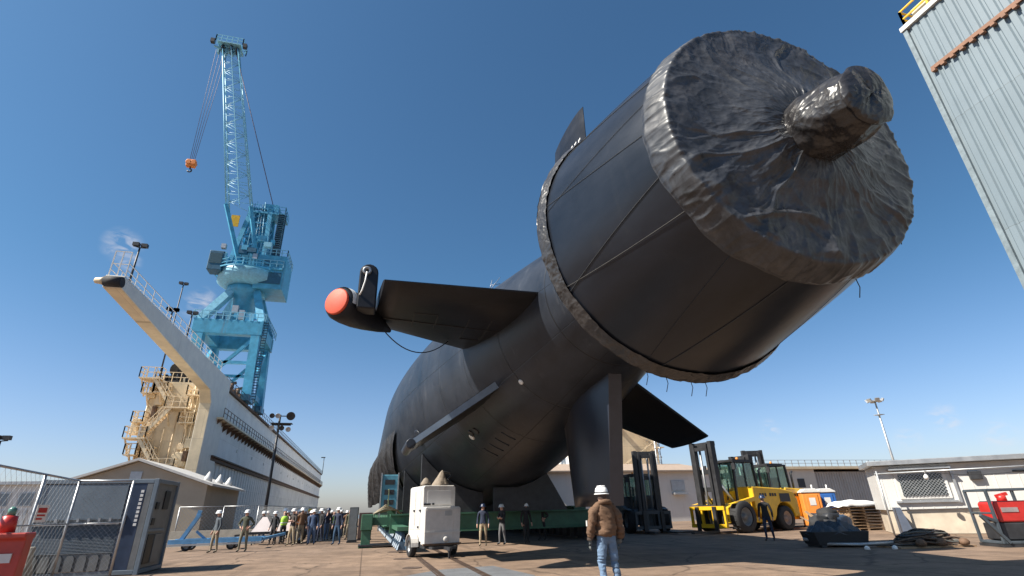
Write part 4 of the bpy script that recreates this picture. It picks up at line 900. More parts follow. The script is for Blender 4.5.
M_boot = mat('boot_leather', (.04, .03, .025), .6)
def helmet(parent, m, z=1.655, y=.03):
    h = MB(); h.lathe([(.155, 0), (.15, .012), (.122, .015), (.118, .05), (.098, .095), (.06, .122), (.012, .13)], 20, Matrix.Translation((0, y + .005, z)) @ Matrix.Diagonal((1, 1.15, 1.1, 1)))
    h.box(-.012, .012, y - .1, y + .1, z + .11, z + .146)
    return build('hard_hat', h, m, parent)
def person(x, y, rz, pose, top, leg, hat, label, group=None, h=1.75, seed=1, vest=None):
    t = thing('person', label, 'person', (x, y, 0), rz, group)
    me = PM[(pose, seed)].copy(); ms = (cloth(*top), cloth(*leg), M_boot, M_skin)
    for i in range(4): me.materials[i] = ms[i]
    o = bpy.data.objects.new('body', me); C.objects.link(o); o.parent = t
    if hat: helmet(t, hat)
    if vest:
        v = MB(); pr_ = [(.155, 1.0), (.168, 1.1), (.185, 1.3), (.16, 1.42), (.10, 1.47)]
        v.lathe(pr_, 20, Matrix.Diagonal((1.12, .86, 1, 1)), True, False); o = build('safety_vest', v, vest, t)
        b_ = MB(); b_.lathe([(.175, 1.1), (.177, 1.15)], 20, Matrix.Diagonal((1.12, .86, 1, 1)), True, False); build('reflective_band', b_, M_mark, o)
    t.scale = (h / 1.75,) * 3
    return t
H_white = mat('hat_white', (.8, .8, .79), .35, var=.05); H_blue = mat('hat_blue', (.02, .035, .08), .35); H_yel = mat('hat_yellow', (.75, .5, .05), .35)
V_lime = mat('vest_lime', (.42, .75, .08), .7, var=.08); V_or = mat('vest_orange', (.85, .22, .04), .7, var=.08)
blk = ('black', (.02, .02, .023)); nav = ('navy', (.022, .03, .06)); den = ('denim', (.09, .14, .23)); khk = ('khaki', (.24, .20, .14)); cam_ = ('drab', (.15, .14, .10)); gry = ('grey', (.12, .12, .125)); brn = ('brown', (.16, .085, .045)); olv = ('olive', (.07, .075, .05)); gbl = ('bluejacket', (.04, .07, .14)); tnn = ('tan', (.34, .27, .18))
person(-6.58, 28.6, 2.2, 'stand', ('slate', (.07, .085, .10)), khk, H_white, 'person in grey jacket and khaki trousers left of the blue trailer frame end', seed=1)
person(-5.34, 28.4, 2.9, 'hips', olv, cam_, H_white, 'person in dark olive jacket and drab trousers beside the floodlight pole', seed=2)
person(-1.36, 31.4, 2.6, 'stand', nav, ('jeans', (.03, .07, .13)), H_white, 'person in navy jacket and blue jeans standing alone left of the dark cabinets', h=1.8, seed=2)
person(-2.72, 32.6, 2.9, 'stand', gbl, den, H_white, 'person in blue coat striding at the right end of the crowd', seed=2)
crowd = [(-4.85, 33.6, 2.6, 'stand', blk, blk, H_white, None, 'person in black just right of the white hoppers'),
         (-4.45, 34.2, .4, 'cross', gry, blk, None, V_lime, 'person in lime vest at the left of the crowd'),
         (-3.75, 32.4, 2.4, 'cross', ('darkbrown', (.05, .04, .035)), tnn, H_white, None, 'person in dark jacket and tan trousers with arms folded in the crowd'),
         (-3.45, 33.6, 3.3, 'stand', brn, khk, H_white, None, 'person in brown jacket and khaki trousers behind the folded arms in the crowd'),
         (-4.1, 36.6, 1.2, 'hips', nav, blk, H_white, None, 'person in navy with hands on hips deep in the crowd'),
         (-3.1, 36.2, 2.8, 'stand', blk, den, H_white, None, 'person in black jacket and denim in the crowd middle'),
         (-2.5, 35.2, 2.0, 'stand', blk, nav, H_white, None, 'person in black and navy at the right of the crowd'),
         (-2.3, 37.5, 3.6, 'phone', nav, den, H_blue, None, 'person in navy wearing a blue hard hat in the crowd'),
         (-1.95, 38.2, .9, 'stand', gry, blk, None, V_lime, 'person in lime vest at the right of the crowd'),
         (-5.6, 39.0, 2.2, 'stand', nav, blk, H_white, None, 'person in navy behind the white hoppers'),
         (-5.0, 40.2, 2.9, 'cross', brn, blk, H_white, None, 'person in brown behind the white hoppers'),
         (-3.6, 39.6, 2.5, 'hips', blk, blk, H_yel, None, 'person wearing a yellow hard hat at the back of the crowd'),
         (-1.2, 40.5, 3.1, 'stand', brn, khk, H_white, None, 'person in brown jacket walking beyond the man in jeans'),
         (-.9, 37.0, 2.7, 'stand', olv, khk, None, None, 'bareheaded person in olive beside the dark cabinets'),
         (-6.4, 41.0, 2.7, 'stand', blk, den, H_white, None, 'leftmost person at the back of the crowd near the fence'),
         (-4.6, 43.0, 2.7, 'stand', gry, den, H_white, None, 'person in grey far behind the crowd'),
         (-2.9, 42.5, 2.7, 'cross', nav, khk, H_white, None, 'person in navy and khaki far behind the crowd')]
crowd += [(-6.0, 37.0, 2.4, 'stand', blk, nav, H_white, None, 'person in black half hidden by the fence behind the hoppers'),
          (-5.3, 42.0, 2.0, 'hips', nav, blk, H_blue, None, 'person with blue hard hat and hands on hips far behind the hoppers'),
          (-4.0, 41.0, 3.0, 'stand', brn, blk, H_white, None, 'person in brown and black far behind the lime vest'),
          (-3.3, 44.5, 2.2, 'stand', olv, nav, H_white, None, 'person in olive at the very back of the crowd'),
          (-2.2, 40.6, 2.8, 'cross', blk, khk, H_white, None, 'person in black with folded arms behind the right lime vest'),
          (-1.7, 43.5, 2.6, 'stand', nav, nav, H_white, None, 'person all in navy at the far right back of the crowd'),
          (-4.65, 36.0, 1.5, 'stand', blk, blk, H_white, None, 'person in black overalls left of the folded arms'),
          (-3.0, 34.0, 4.0, 'phone', gbl, nav, H_white, None, 'person in blue holding a phone in the front of the crowd'),
          (-3.9, 34.9, .7, 'stand', nav, khk, None, V_or, 'person in orange vest in the crowd')]
for i, (x, y, r, p, a, b, h_, v, lb) in enumerate(crowd): person(x, y, r, p, a, b, h_, lb, 'crowd of workers by the dry dock', 1.7 + .05 * (i % 4), 1 + i % 2, v)
person(5.3, 25.2, 2.8, 'stand', nav, tnn, H_blue, 'person in navy jacket and tan trousers under the hull', h=1.74, seed=2)
person(6.3, 25.6, 2.0, 'cross', blk, gry, H_white, 'person in black jacket and grey trousers with folded arms under the hull', h=1.7, seed=1)
person(7.6, 26.0, 3.3, 'stand', blk, blk, H_white, 'person all in black in the deep shade under the hull', h=1.72, seed=1)
person(16.8, 20.4, 2.2, 'stand', blk, nav, H_blue, 'silhouetted person in dark clothes standing beside the yellow forklift', h=1.78, seed=2)
person(9.0, 27.8, 2.2, 'hips', blk, blk, None, 'bareheaded person in black by the green beam', h=1.74, seed=2)

# foreground man: body, jacket shell, hat, gloves
def foreground_man():
    t = thing('person', 'person in brown work jacket and blue jeans seen from behind in the foreground', 'person', (4.52, 10.0, 0), .06)
    V = []; E = []; R = []
    def add(p, r, par=None):
        V.append(p); R.append(r if isinstance(r, tuple) else (r, r))
        if par is not None: E.append((par, len(V) - 1))
        return len(V) - 1
    pel = add((0, 0, .97), (.17, .13)); sp = add((0, .0, 1.15), (.15, .115), pel); ch = add((0, .0, 1.36), (.16, .12), sp); up = add((0, 0, 1.48), (.1, .085), ch); nk = add((0, .01, 1.55), .064, up); hb = add((0, .03, 1.61), (.076, .084), nk); hm = add((0, .035, 1.69), (.082, .10), hb); ht = add((0, .025, 1.76), (.07, .084), hm)
    add((0, .125, 1.665), .017, hm); add((-.085, .02, 1.67), .016, hm); add((.085, .02, 1.67), .016, hm)
    hands = []
    for s in (-1, 1):
        sh = add((s * .2, 0, 1.455), .072, up); el = add((s * .285, -.035, 1.17), .054, sh); wr = add((s * .315, .05, .91), .038, el); hd = add((s * .312, .085, .82), (.05, .030), wr); hands.append((s, Vector((s * .312, .085, .82))))
    for s in (-1, 1):
        hp = add((s * .10, 0, .90), .108, pel); th = add((s * .12, .01, .7), .096, hp); kn = add((s * .135, .015, .50), .074, th); cf = add((s * .142, -.03, .34), .07, kn); an = add((s * .15, -.03, .10), .06, cf); to = add((s * .175, .15, .05), (.05, .04), an)
    me = bpy.data.meshes.new('pp'); me.from_pydata(V, E, []); o = bpy.data.objects.new('p', me); C.objects.link(o)
    o.modifiers.new('skin', 'SKIN').use_smooth_shade = True; sv = me.skin_vertices[0].data
    for i, r in enumerate(R): sv[i].radius = r; sv[i].use_root = (i == 0)
    sb = o.modifiers.new('sub', 'SUBSURF'); sb.levels = 3; sb.render_levels = 3
    dg = bpy.context.evaluated_depsgraph_get(); om = bpy.data.meshes.new_from_object(o.evaluated_get(dg)); bpy.data.objects.remove(o)
    for v in om.vertices:      # denim creases
        if .12 < v.co.z < .95:
            n_ = noise.noise(Vector((v.co.x * 6, v.co.y * 6, v.co.z * 13))) * .018 + .018 * ridged(Vector((v.co.x * 4, v.co.y * 4, v.co.z * 22))) * (1 if v.co.z < .3 or .42 < v.co.z < .6 else .4)
            v.co += v.normal * (n_ - .004)
    jean = mat('jeans_wash', (.12, .185, .28), .85, var=.3, vscale=9, bump=.3, bscale=30); gl = mat('glove', (.10, .11, .11), .8, var=.3, vscale=20)
    for m_ in (cloth('jacketbrown', (.17, .095, .052)), jean, M_boot, M_skin, gl): om.materials.append(m_)
    for p in om.polygons:
        c = p.center; p.use_smooth = True
        p.material_index = 4 if (abs(c.x) > .25 and c.z < .90) else 3 if c.z > 1.55 else 2 if c.z < .10 else 1 if c.z < .98 else 0
    # fingers, appended to the body mesh
    mb = MB()
    for s, h in hands:
        for k, (dy, ln) in enumerate(((-.026, .062), (-.009, .074), (.009, .07), (.025, .055))):
            b0 = h + Vector((0, dy + .012, -.035)); b1 = b0 + Vector((-s * .008, .012, -ln * .55)); b2 = b1 + Vector((-s * .026, .012, -ln * .42))
            mb.tube([b0, b1, b2], [.0115, .0105, .008], 8)
        b0 = h + Vector((-s * .01, .035, .03)); mb.tube([b0, b0 + Vector((-s * .012, .035, -.03)), b0 + Vector((-s * .022, .045, -.062))], [.013, .012, .009], 8)
    bm = bmesh.new(); bm.from_mesh(om); n0 = len(bm.verts); vv = [bm.verts.new(v) for v in mb.v]
    for f in mb.f:
        fc = bm.faces.new([vv[i] for i in f]); fc.smooth = True; fc.material_index = 4
    bm.to_mesh(om); bm.free()
    bo = bpy.data.objects.new('body', om); C.objects.link(bo); bo.parent = t
    # jacket
    V2, E2, R2 = [], [], []
    def add2(p, r, par=None):
        V2.append(p); R2.append(r if isinstance(r, tuple) else (r, r))
        if par is not None: E2.append((par, len(V2) - 1))
        return len(V2) - 1
    a = add2((0, 0, .94), (.205, .16)); b = add2((0, 0, 1.02), (.225, .18), a); c_ = add2((0, -.01, 1.2), (.215, .165), b); d = add2((0, -.01, 1.38), (.195, .145), c_); e = add2((0, -.005, 1.50), (.12, .10), d); f = add2((0, 0, 1.565), (.078, .078), e)
    for s in (-1, 1):
        sh = add2((s * .215, -.005, 1.45), .088, e); m1 = add2((s * .265, -.025, 1.3), .082, sh); el = add2((s * .30, -.035, 1.17), .078, m1); m2 = add2((s * .315, .005, 1.03), .07, el); wr = add2((s * .32, .045, .92), .062, m2)
    me = bpy.data.meshes.new('jj'); me.from_pydata(V2, E2, []); o = bpy.data.objects.new('j', me); C.objects.link(o)
    o.modifiers.new('skin', 'SKIN').use_smooth_shade = True; sv = me.skin_vertices[0].data
    for i, r in enumerate(R2): sv[i].radius = r; sv[i].use_root = (i == 0)
    sb = o.modifiers.new('sub', 'SUBSURF'); sb.levels = 3; sb.render_levels = 3
    dg = bpy.context.evaluated_depsgraph_get(); jm = bpy.data.meshes.new_from_object(o.evaluated_get(dg)); bpy.data.objects.remove(o)
    for v in jm.vertices:
        p = v.co.copy(); q = Vector((p.x * 5, p.y * 5, p.z * 9))
        w = .026 * noise.noise(q) + .026 * ridged(Vector((p.x * 7, p.y * 4, p.z * 14 + p.x * 6))) + .014 * ridged(Vector((p.x * 9, 3, p.z * 3)))
        if p.z < 1.03 and abs(p.x) < .24: w += .018 * sin(p.x * 60) * .4 - .03 * sst(1.0, .93, p.z)
        v.co += v.normal * (w - .01)
    jm.materials.clear(); jm.materials.append(mat('jacket_canvas', (.125, .070, .040), .85, var=.22, vscale=5, bump=.35, bscale=60))
    for p in jm.polygons: p.use_smooth = True
    jo = bpy.data.objects.new('jacket', jm); C.objects.link(jo); jo.parent = t
    hd = MB(); hd.tube([(.115 * cos(a_), -.035 + .095 * sin(a_), 1.535 + .035 * (-sin(a_))) for a_ in [2 * pi * k / 18 for k in range(19)]], .045, 10); build('collar', hd, MATS['jacket_canvas'], jo)
    cu = MB()
    for s in (-1, 1): cu.lathe([(.060, 0), (.064, .02), (.060, .05)], 14, Matrix.Translation((s * .319, .047, .895)), True, False)
    build('cuff', cu, cloth('cuffdark', (.06, .04, .03)), jo)
    h = MB(); h.lathe([(.142, 0), (.144, .008), (.14, .016), (.124, .022), (.122, .06), (.106, .112), (.07, .145), (.014, .155)], 28, Matrix.Translation((0, .04, 1.70)) @ Matrix.Diagonal((1, 1.17, 1.05, 1)))
    for k in (-.03, 0, .03): h.box(k - .008, k + .008, -.06, .14, 1.838, 1.866)
    ho = build('hard_hat', h, H_white, t)
    bd = MB(); bd.lathe([(.1255, .022), (.126, .044), (.124, .046)], 28, Matrix.Translation((0, .04, 1.70)) @ Matrix.Diagonal((1, 1.17, 1.05, 1)), True, False); build('hat_band', bd, M_black, ho)
    hr = MB(); hr.lathe([(.088, 1.62), (.094, 1.66), (.096, 1.70)], 20, Matrix.Translation((0, .02, 0)) @ Matrix.Diagonal((1, 1.1, 1, 1)), True, False); build('hair', hr, mat('hair_brown', (.06, .035, .025), .7), t)
    rd = MB(); rd.box(-.385, -.35, .0, .05, 1.14, 1.24); build('radio', rd, mat('radio_pale', (.5, .5, .48), .5), t)
foreground_man()

# ------------------------------------------------------------------ wheels helper
def wheel(parent, x, y, z, r, w, axis='x', rim=None, name='wheel'):
    A = {'x': Matrix.Rotation(pi / 2, 4, 'Y'), 'y': Matrix.Rotation(pi / 2, 4, 'X')}[axis]
    T = Matrix.Translation((x, y, z)) @ A
    k = MB(); k.lathe([(r * .58, -w / 2), (r * .9, -w / 2), (r, -w * .36), (r, w * .36), (r * .9, w / 2), (r * .58, w / 2)], 28, T, True, False); o = build(name, k, M_rubber, parent)
    tr = MB()
    for i in range(22):
        a = 2 * pi * i / 22; p = T @ Vector((r * .995 * cos(a), r * .995 * sin(a), -w * .34)); q = T @ Vector((r * .995 * cos(a + .1), r * .995 * sin(a + .1), w * .34)); tr.bar(p, q, r * .045)
    build('tyre_tread', tr, M_rubber, o)
    k = MB(); k.lathe([(r * .58, w * .40), (r * .5, w * .36), (r * .46, w * .1), (r * .2, w * .1), (r * .18, w * .3), (.005, w * .3)], 24, T, True, False); k.lathe([(r * .58, -w * .40), (r * .5, -w * .36), (r * .46, -w * .1), (r * .2, -w * .1), (r * .18, -w * .3), (.005, -w * .3)], 24, T, True, False); build('rim', k, rim or M_steel, o)
    return o

# ------------------------------------------------------------------ white generator trailer
def gen_trailer():
    t = thing('generator_trailer', 'white box generator trailer with two wheels standing beside the rails', 'trailer', (2.70, 19.9, 0), radians(11))
    M_gw = mat('trailer_white', (.56, .54, .51), .45, var=.12, vscale=3, streak=.55, streak_col=(.3, .2, .12))
    b = MB(); b.prism([(-.62, .5), (.62, .5), (.62, 2.32), (.56, 2.38), (-.56, 2.38), (-.62, 2.32)], 'y', .42, 2.2); b.prism([(-.66, .42), (.66, .42), (.68, 1.58), (.62, 1.64), (-.62, 1.64), (-.66, 1.58)], 'y', -.02, .42); build('housing', b, M_gw, t, bevel=.025)
    g = MB(); g.box(-.46, .46, .405, .416, 1.72, 2.2); build('upper_panel', g, mat('trailer_panel', (.6, .585, .57), .5, var=.06), t, bevel=.004)
    for tz, tw_ in ((.78, .66), (1.52, .6)): g = MB(); g.box(-tw_, tw_, -.045, -.024, tz, tz + .05); build('trim_strip', g, M_gw, t)
    g = MB(); g.box(.08, .34, -.035, -.023, 1.34, 1.5); build('data_plate', g, M_galv, t)
    g = MB(); g.box(-.6, -.34, .39, .404, 1.7, 1.76); g.box(-.28, -.2, .39, .404, 1.71, 1.77); build('lettering', g, M_black, t)
    g = MB(); g.lathe([(.1, 0), (.09, .06), (.03, .07)], 16, Matrix.Translation((.12, -.024, .58)) @ Matrix.Rotation(pi / 2, 4, 'X')); build('socket', g, M_gw, t)
    for z, y_ in ((1.5, .62), (1.5, 1.4), (.95, .8)):
        g = MB(); g.box(-.66, -.622, y_, y_ + .16, z, z + .06); build('door_latch', g, M_dark, t)
    g = MB(); g.box(-.632, -.622, .7, 1.3, .9, 2.2); g.box(-.632, -.622, 1.4, 2.05, .9, 2.2); build('side_door', g, M_gw, t)
    g = MB(); g.box(-.60, .60, .1, 2.3, .30, .42); g.bar((-.4, -.3, .32), (.4, -.3, .32), .08); g.bar((-.4, -.3, .32), (-.5, .2, .34), .08); g.bar((.4, -.3, .32), (.5, .2, .34), .08); g.bar((0, -.3, .32), (0, -.95, .3), .09); g.bar((0, -.8, .3), (0, -.8, .02), .06); build('chassis', g, M_dark, t)
    g = MB(); g.box(-.7, .7, -.06, .02, .40, .46); build('bumper', g, M_rust, t)
    for x in (-.78, .78):
        wheel(t, x, 1.1, .34, .34, .22)
        g = MB(); pts = [(x, 1.1 + .42 * cos(a), .34 + .42 * sin(a)) for a in [pi * k / 10 for k in range(11)]]
        for i in range(10): g.bar(pts[i], pts[i + 1], .26, .02)
        build('mudguard', g, M_gw, t)
    for x in (-.45, .3):
        g = MB(); g.box(x - .1, x + .1, .5, .56, 2.38, 2.42); build('lifting_eye', g, M_dark, t)
    bag = MB(); vs = []
    hp = thing('canvas_bundle', 'tan canvas bundle heaped on top of the white generator trailer', 'bundle', (2.72, 20.95, 2.38), .2)
    k = MB(); nA = 26; prof = [(.34, 0), (.32, .08), (.24, .2), (.15, .36), (.09, .5), (.02, .58)]
    for r, z in prof:
        for i in range(nA):
            a = 2 * pi * i / nA; rr = r * (1 + .25 * noise.noise(Vector((cos(a) * 2, sin(a) * 2, z * 4)))); vs.append((rr * cos(a) + z * .12, rr * sin(a) * .8, z))
    k.add(vs, [(j * nA + i, j * nA + (i + 1) % nA, (j + 1) * nA + (i + 1) % nA, (j + 1) * nA + i) for j in range(len(prof) - 1) for i in range(nA)], True)
    build('canvas', k, mat('canvas_tan', (.22, .18, .14), .9, var=.25, vscale=8, bump=.3), hp)
    k = MB(); k.tube([(.05 + .42 * sin(a), .1, .02 + .5 * abs(cos(a * .5)) ** .7) for a in [0, .4, .8, 1.2, 1.6, 2.0, 2.4]], .035, 8); build('hose_loop', k, M_black, hp)
    k = MB(); k.lathe([(.2, 0), (.19, .1), (.08, .26), (.01, .3)], 14, Matrix.Translation((-.62, -.1, 0))); build('side_cap', k, MATS['canvas_tan'], hp)
gen_trailer()

# ------------------------------------------------------------------ cradle under the submarine
def cradle():
    t = thing('transfer_cradle', 'green steel transfer cradle carrying the submarine on rows of blue jacks', 'cradle', (0, 0, 0))
    for x, ys_ in ((1.55, 31.5), (11.5, 28.6)):
        g = MB(); g.box(x - .35, x + .35, ys_, 90, .85, 1.55); g.box(x - .5, x + .5, ys_, 90, 1.552, 1.62); g.box(x - .5, x + .5, ys_, 90, .78, .848); build('side_beam', g, M_green, t)
    for y in range(28, 90, 6):
        g = MB(); g.box(1.2, 12.3, y - .3, y + .3, .64, 1.36); g.box(1.2, 12.3, y - .45, y + .45, 1.362, 1.43); g.box(1.2, 12.3, y - .45, y + .45, .57, .638); build('cross_beam', g, M_green, t)
        for s in (-1, 1):
            g = MB(); r0 = hull_r(y) + .02; pts = []
            for a in range(0, 46 if s < 0 or y > 56 else 16, 5): pts.append((AX + s * r0 * sin(radians(a + 8)), AZ - r0 * cos(radians(a + 8))))
            poly = pts + [(pts[-1][0], 1.44), (pts[0][0], 1.44)]
            if pts[0][1] > 1.5: g.prism(poly, 'y', y - .2, y + .2); build('saddle', g, M_dark, t)
    g = MB(); g.prism([(6.0, 1.44), (9.75, 1.44), (9.2, 2.4), (8.75, 3.15), (8.0, 2.75), (7.2, 2.5), (6.0, 2.5)], 'y', 25.9, 26.2); build('keel_panel', g, M_dark, t)
    g = MB(); g.box(-.15, .38, 27.4, 28.3, .75, 1.45); build('end_box', g, M_green, t, bevel=.03)
    g = MB(); g.box(-.10, .33, 27.5, 28.2, .05, .745); g.box(-.2, .45, 27.36, 28.34, 0, .06); build('end_pedestal', g, M_green, t, bevel=.02)
    g = MB(); g.box(.382, 1.19, 27.9, 28.2, .95, 1.3); build('end_beam', g, M_green, t)
    g = MB(); g.box(-.2, 4.0, 27.3, 28.6, .07, .14); build('base_plate', g, M_dark, t)
    k = 0
    for y in [23.4 + i * 1.15 for i in range(32)]:
        g = MB(); g.box(1.35, 1.75, y - .2, y + .2, .1, .4); g.cyl((1.55, y, .4), (1.55, y, .78), .10, 10); g.bar((1.35, y - .25, .1), (1.55, y, .72), .07); g.bar((1.75, y - .25, .1), (1.55, y, .72), .07); o = build('jack', g, mat('jack_blue', (.06, .11, .17), .5, var=.3), t)
        if y > 28: pass
    for y in [24.5 + i * 1.2 for i in range(40)]:
        g = MB(); g.box(11.2, 11.8, y - .35, y + .35, .05, .78); build('jack', g, M_dark, t)
    g = MB(); g.box(1.3, 1.8, 23.0, 28.55, .80, .95); build('track_beam', g, M_green, t)
    g = MB()
    for i in range(10): a = 30 + i * 4; g.tube([(.4, 28.1, 1.46), (.9 + .05 * i, 28.4 + i * .3, 1.66 + .1 * (i % 3)), (1.6, 29 + i * .5, 1.62), (1.9 + .1 * i, 30 + i, 1.3)], .035, 6)
    build('hydraulic_hose', g, mat('hose_tan', (.3, .25, .17), .7, var=.2), t)
    g = MB(); rail(g, (1.1, 29, 1.62), (1.1, 45, 1.62), 12, 1.0, .025); build('railing', g, mat('rail_olive', (.2, .22, .12), .6), t)
cradle()
tt = thing('scaffold_tower', 'teal boxed access tower standing against the hull tarp', 'tower', (1.15, 30.2, 1.63))
M_teal = mat('teal_paint', (.09, .27, .36), .5, var=.25, vscale=3)
g = MB(); g.box(-.42, .42, -.4, .4, .0, 1.75); build('panel', g, M_teal, tt, bevel=.03)
for k in range(3):
    g = MB(); g.box(-.25, .25, -.425, -.403, .25 + k * .5, .5 + k * .5); build('opening', g, M_dark, tt)
g = MB()
for x in (-.44, .44): g.bar((x, -.42, -1.0), (x, -.42, 1.85), .06)
build('upright', g, M_galv, tt)
for i, (x, y, w_, d_, h_, lb) in enumerate(((-.62, 33.2, .5, .6, 1.85, 'tall dark grey electrical cabinet left of the green pedestal'), (.05, 35.5, .8, .6, 1.55, 'brown equipment cabinet just behind the tall dark cabinet'))):
    t = thing('equipment_cabinet', lb, 'cabinet', (x, y, 0)); b = MB(); b.box(-w_ / 2, w_ / 2, 0, d_, .08, h_); build('casing', b, mat('cabinet_grey', (.06, .065, .07), .5) if i == 0 else mat('cabinet_brown', (.08, .05, .045), .6), t, bevel=.02)
    b = MB(); b.box(-w_ / 2 + .04, w_ / 2 - .04, -.015, -.002, .14, h_ - .06); o = build('door', b, M_cg if i == 0 else MATS['cabinet_brown'], t); b = MB(); b.box(w_ / 2 - .12, w_ / 2 - .08, -.05, -.017, h_ * .5, h_ * .5 + .15); build('handle', b, M_steel, o)
    b = MB(); b.box(-w_ / 2 - .03, w_ / 2 + .03, -.03, d_ + .03, 0, .078); build('plinth', b, M_dark, t)

# ------------------------------------------------------------------ blue frame, hopper trailer, fence, barriers behind the crowd
t = thing('flatbed_frame', 'blue steel towing frame with a leaning post behind the two standing men', 'trailer', (-7.0, 31.6, -.12), .03)
M_fb = mat('frame_blue', (.10, .26, .46), .5, var=.2)
g = MB()
for y in (-.6, .6): g.bar((-2.2, y, .55), (2.0, y, .55), .14, .2)
for x in (-2.1, -.7, .7, 1.9): g.bar((x, -.6, .55), (x, .6, .55), .12, .16)
g.bar((2.0, -.6, .55), (3.0, 0, .75), .12); g.bar((2.0, .6, .55), (3.0, 0, .75), .12); build('bed', g, M_fb, t)
g = MB(); g.bar((-1.7, -.4, .6), (-1.1, -.4, 1.75), .3, .16); g.bar((-1.15, -.4, 1.7), (-1.1, -.4, 1.95), .18); g.bar((-.6, -.4, .6), (-1.1, -.4, 1.0), .1); build('post', g, M_fb, t)
g = MB(); g.box(-2.2, 2.0, -.72, -.69, .36, .44); build('edge_strip', g, M_galv, t)
for x in (-1.4, .6): wheel(t, x, -.45, .34, .22, .16, 'y'); wheel(t, x, .45, .34, .22, .16, 'y')
t = thing('hopper_trailer', 'small black trailer carrying two white pyramid hoppers beside the crowd', 'trailer', (-5.2, 35.2, 0), .08)
g = MB(); g.box(-1.1, 1.9, -.6, .6, .55, .68); g.bar((-1.1, 0, .6), (-1.9, 0, .5), .1); g.bar((-.9, -.5, .55), (-.9, -.5, 0), .06); g.bar((.2, -.5, .55), (.2, -.5, 0), .06); build('bed', g, M_dark, t)
M_hop = mat('hopper_white', (.68, .60, .58), .5, var=.08)
for x in (-.45, .75):
    g = MB(); g.add([(x - .58, -.5, .685), (x + .58, -.5, .685), (x + .58, .5, .685), (x - .58, .5, .685), (x - .12, -.1, 1.45), (x + .12, -.1, 1.45), (x + .12, .1, 1.45), (x - .12, .1, 1.45)], [(3, 2, 1, 0), (4, 5, 6, 7), (0, 1, 5, 4), (1, 2, 6, 5), (2, 3, 7, 6), (3, 0, 4, 7)]); build('hopper', g, M_hop, t)
for y in (-.7, .7): wheel(t, 1.5, y, .42, .42, .22, 'y')
fe2 = thing('mesh_fence', 'chain link fence standing between the shed and the blue frame', 'fence', (0, 0, 0))
fq = [(-10.6, 36.5), (-8.3, 36.8), (-6.4, 37.0), (-4.4, 47), (-3.6, 58)]
for p in fq: g = MB(); g.tube([(*p, 0), (*p, 2.1)], .035, 6); build('post', g, M_galv, fe2)
for i in range(len(fq) - 1):
    g = MB(); mesh_panel(g, (*fq[i], 0), (*fq[i + 1], 0), .05, 2.05, .2, .006); build('wire_mesh', g, M_wire, fe2); g = MB(); g.tube([(*fq[i], 2.1), (*fq[i + 1], 2.1)], .025, 6); build('rail', g, M_galv, fe2)
for i, x in enumerate((-9.6, -7.3)):
    g = MB(); g.prism([(-.3, 0), (.3, 0), (.26, .18), (.12, .4), (.09, .82), (-.09, .82), (-.12, .4), (-.26, .18)], 'x', -1.1, 1.1); o = build('jersey_barrier', g, M_conc, loc=(x, 36.2 + .1 * i, 0)); tag(o, ('tan concrete barrier under the shed wall, left of its pair', 'tan concrete barrier behind the blue frame, right of its pair')[i], 'barrier', 'barriers along the far fence')
# dark equipment wall behind the crowd
t = thing('skip_container', 'dark long skip container standing behind the crowd', 'container', (-3.6, 46, 0), radians(8))
g = MB(); g.prism([(-2.2, .1), (2.2, .1), (2.4, 1.6), (-2.4, 1.6)], 'y', 0, 2); build('body', g, mat('skip_dark', (.03, .035, .05), .6), t)
g = MB()
for k in range(8): g.box(-2.0 + k * .55, -1.92 + k * .55, -.05, -.003, .2, 1.5)
build('rib', g, M_dark, t)
# yard floodlight pole
t = thing('floodlight_pole', 'tall dark yard pole with a rack of floodlights in front of the dry dock', 'lamp post', (-7.3, 45, 0))
g = MB(); g.tube([(0, 0, 0), (0, 0, 9.0)], [.13, .08], 10); build('pole', g, M_dark, t)
g = MB(); g.bar((-.5, 0, 8.2), (.9, 0, 8.2), .09); g.bar((-.5, 0, 8.9), (.9, 0, 8.9), .07); g.bar((-.5, -.3, 8.2), (-.5, .3, 8.2), .06); g.box(-.6, 1.0, -.3, .3, 8.28, 8.33); build('head_frame', g, M_dark, t)
for k, (x, z) in enumerate(((-.55, 8.95), (-.1, 8.95), (.85, 8.95), (-.45, 8.0), (.3, 8.0), (.8, 7.9))):
    g = MB(); r_ = .34 if k == 2 else .2; g.lathe([(.06, 0), (r_ * .9, .2), (r_, .28), (r_ * .95, .28), (.02, .2)], 16, Matrix.Translation((x, -.1, z)) @ Matrix.Rotation(radians(110), 4, 'X')); build('floodlight', g, M_galv if k % 2 else M_dark, t)

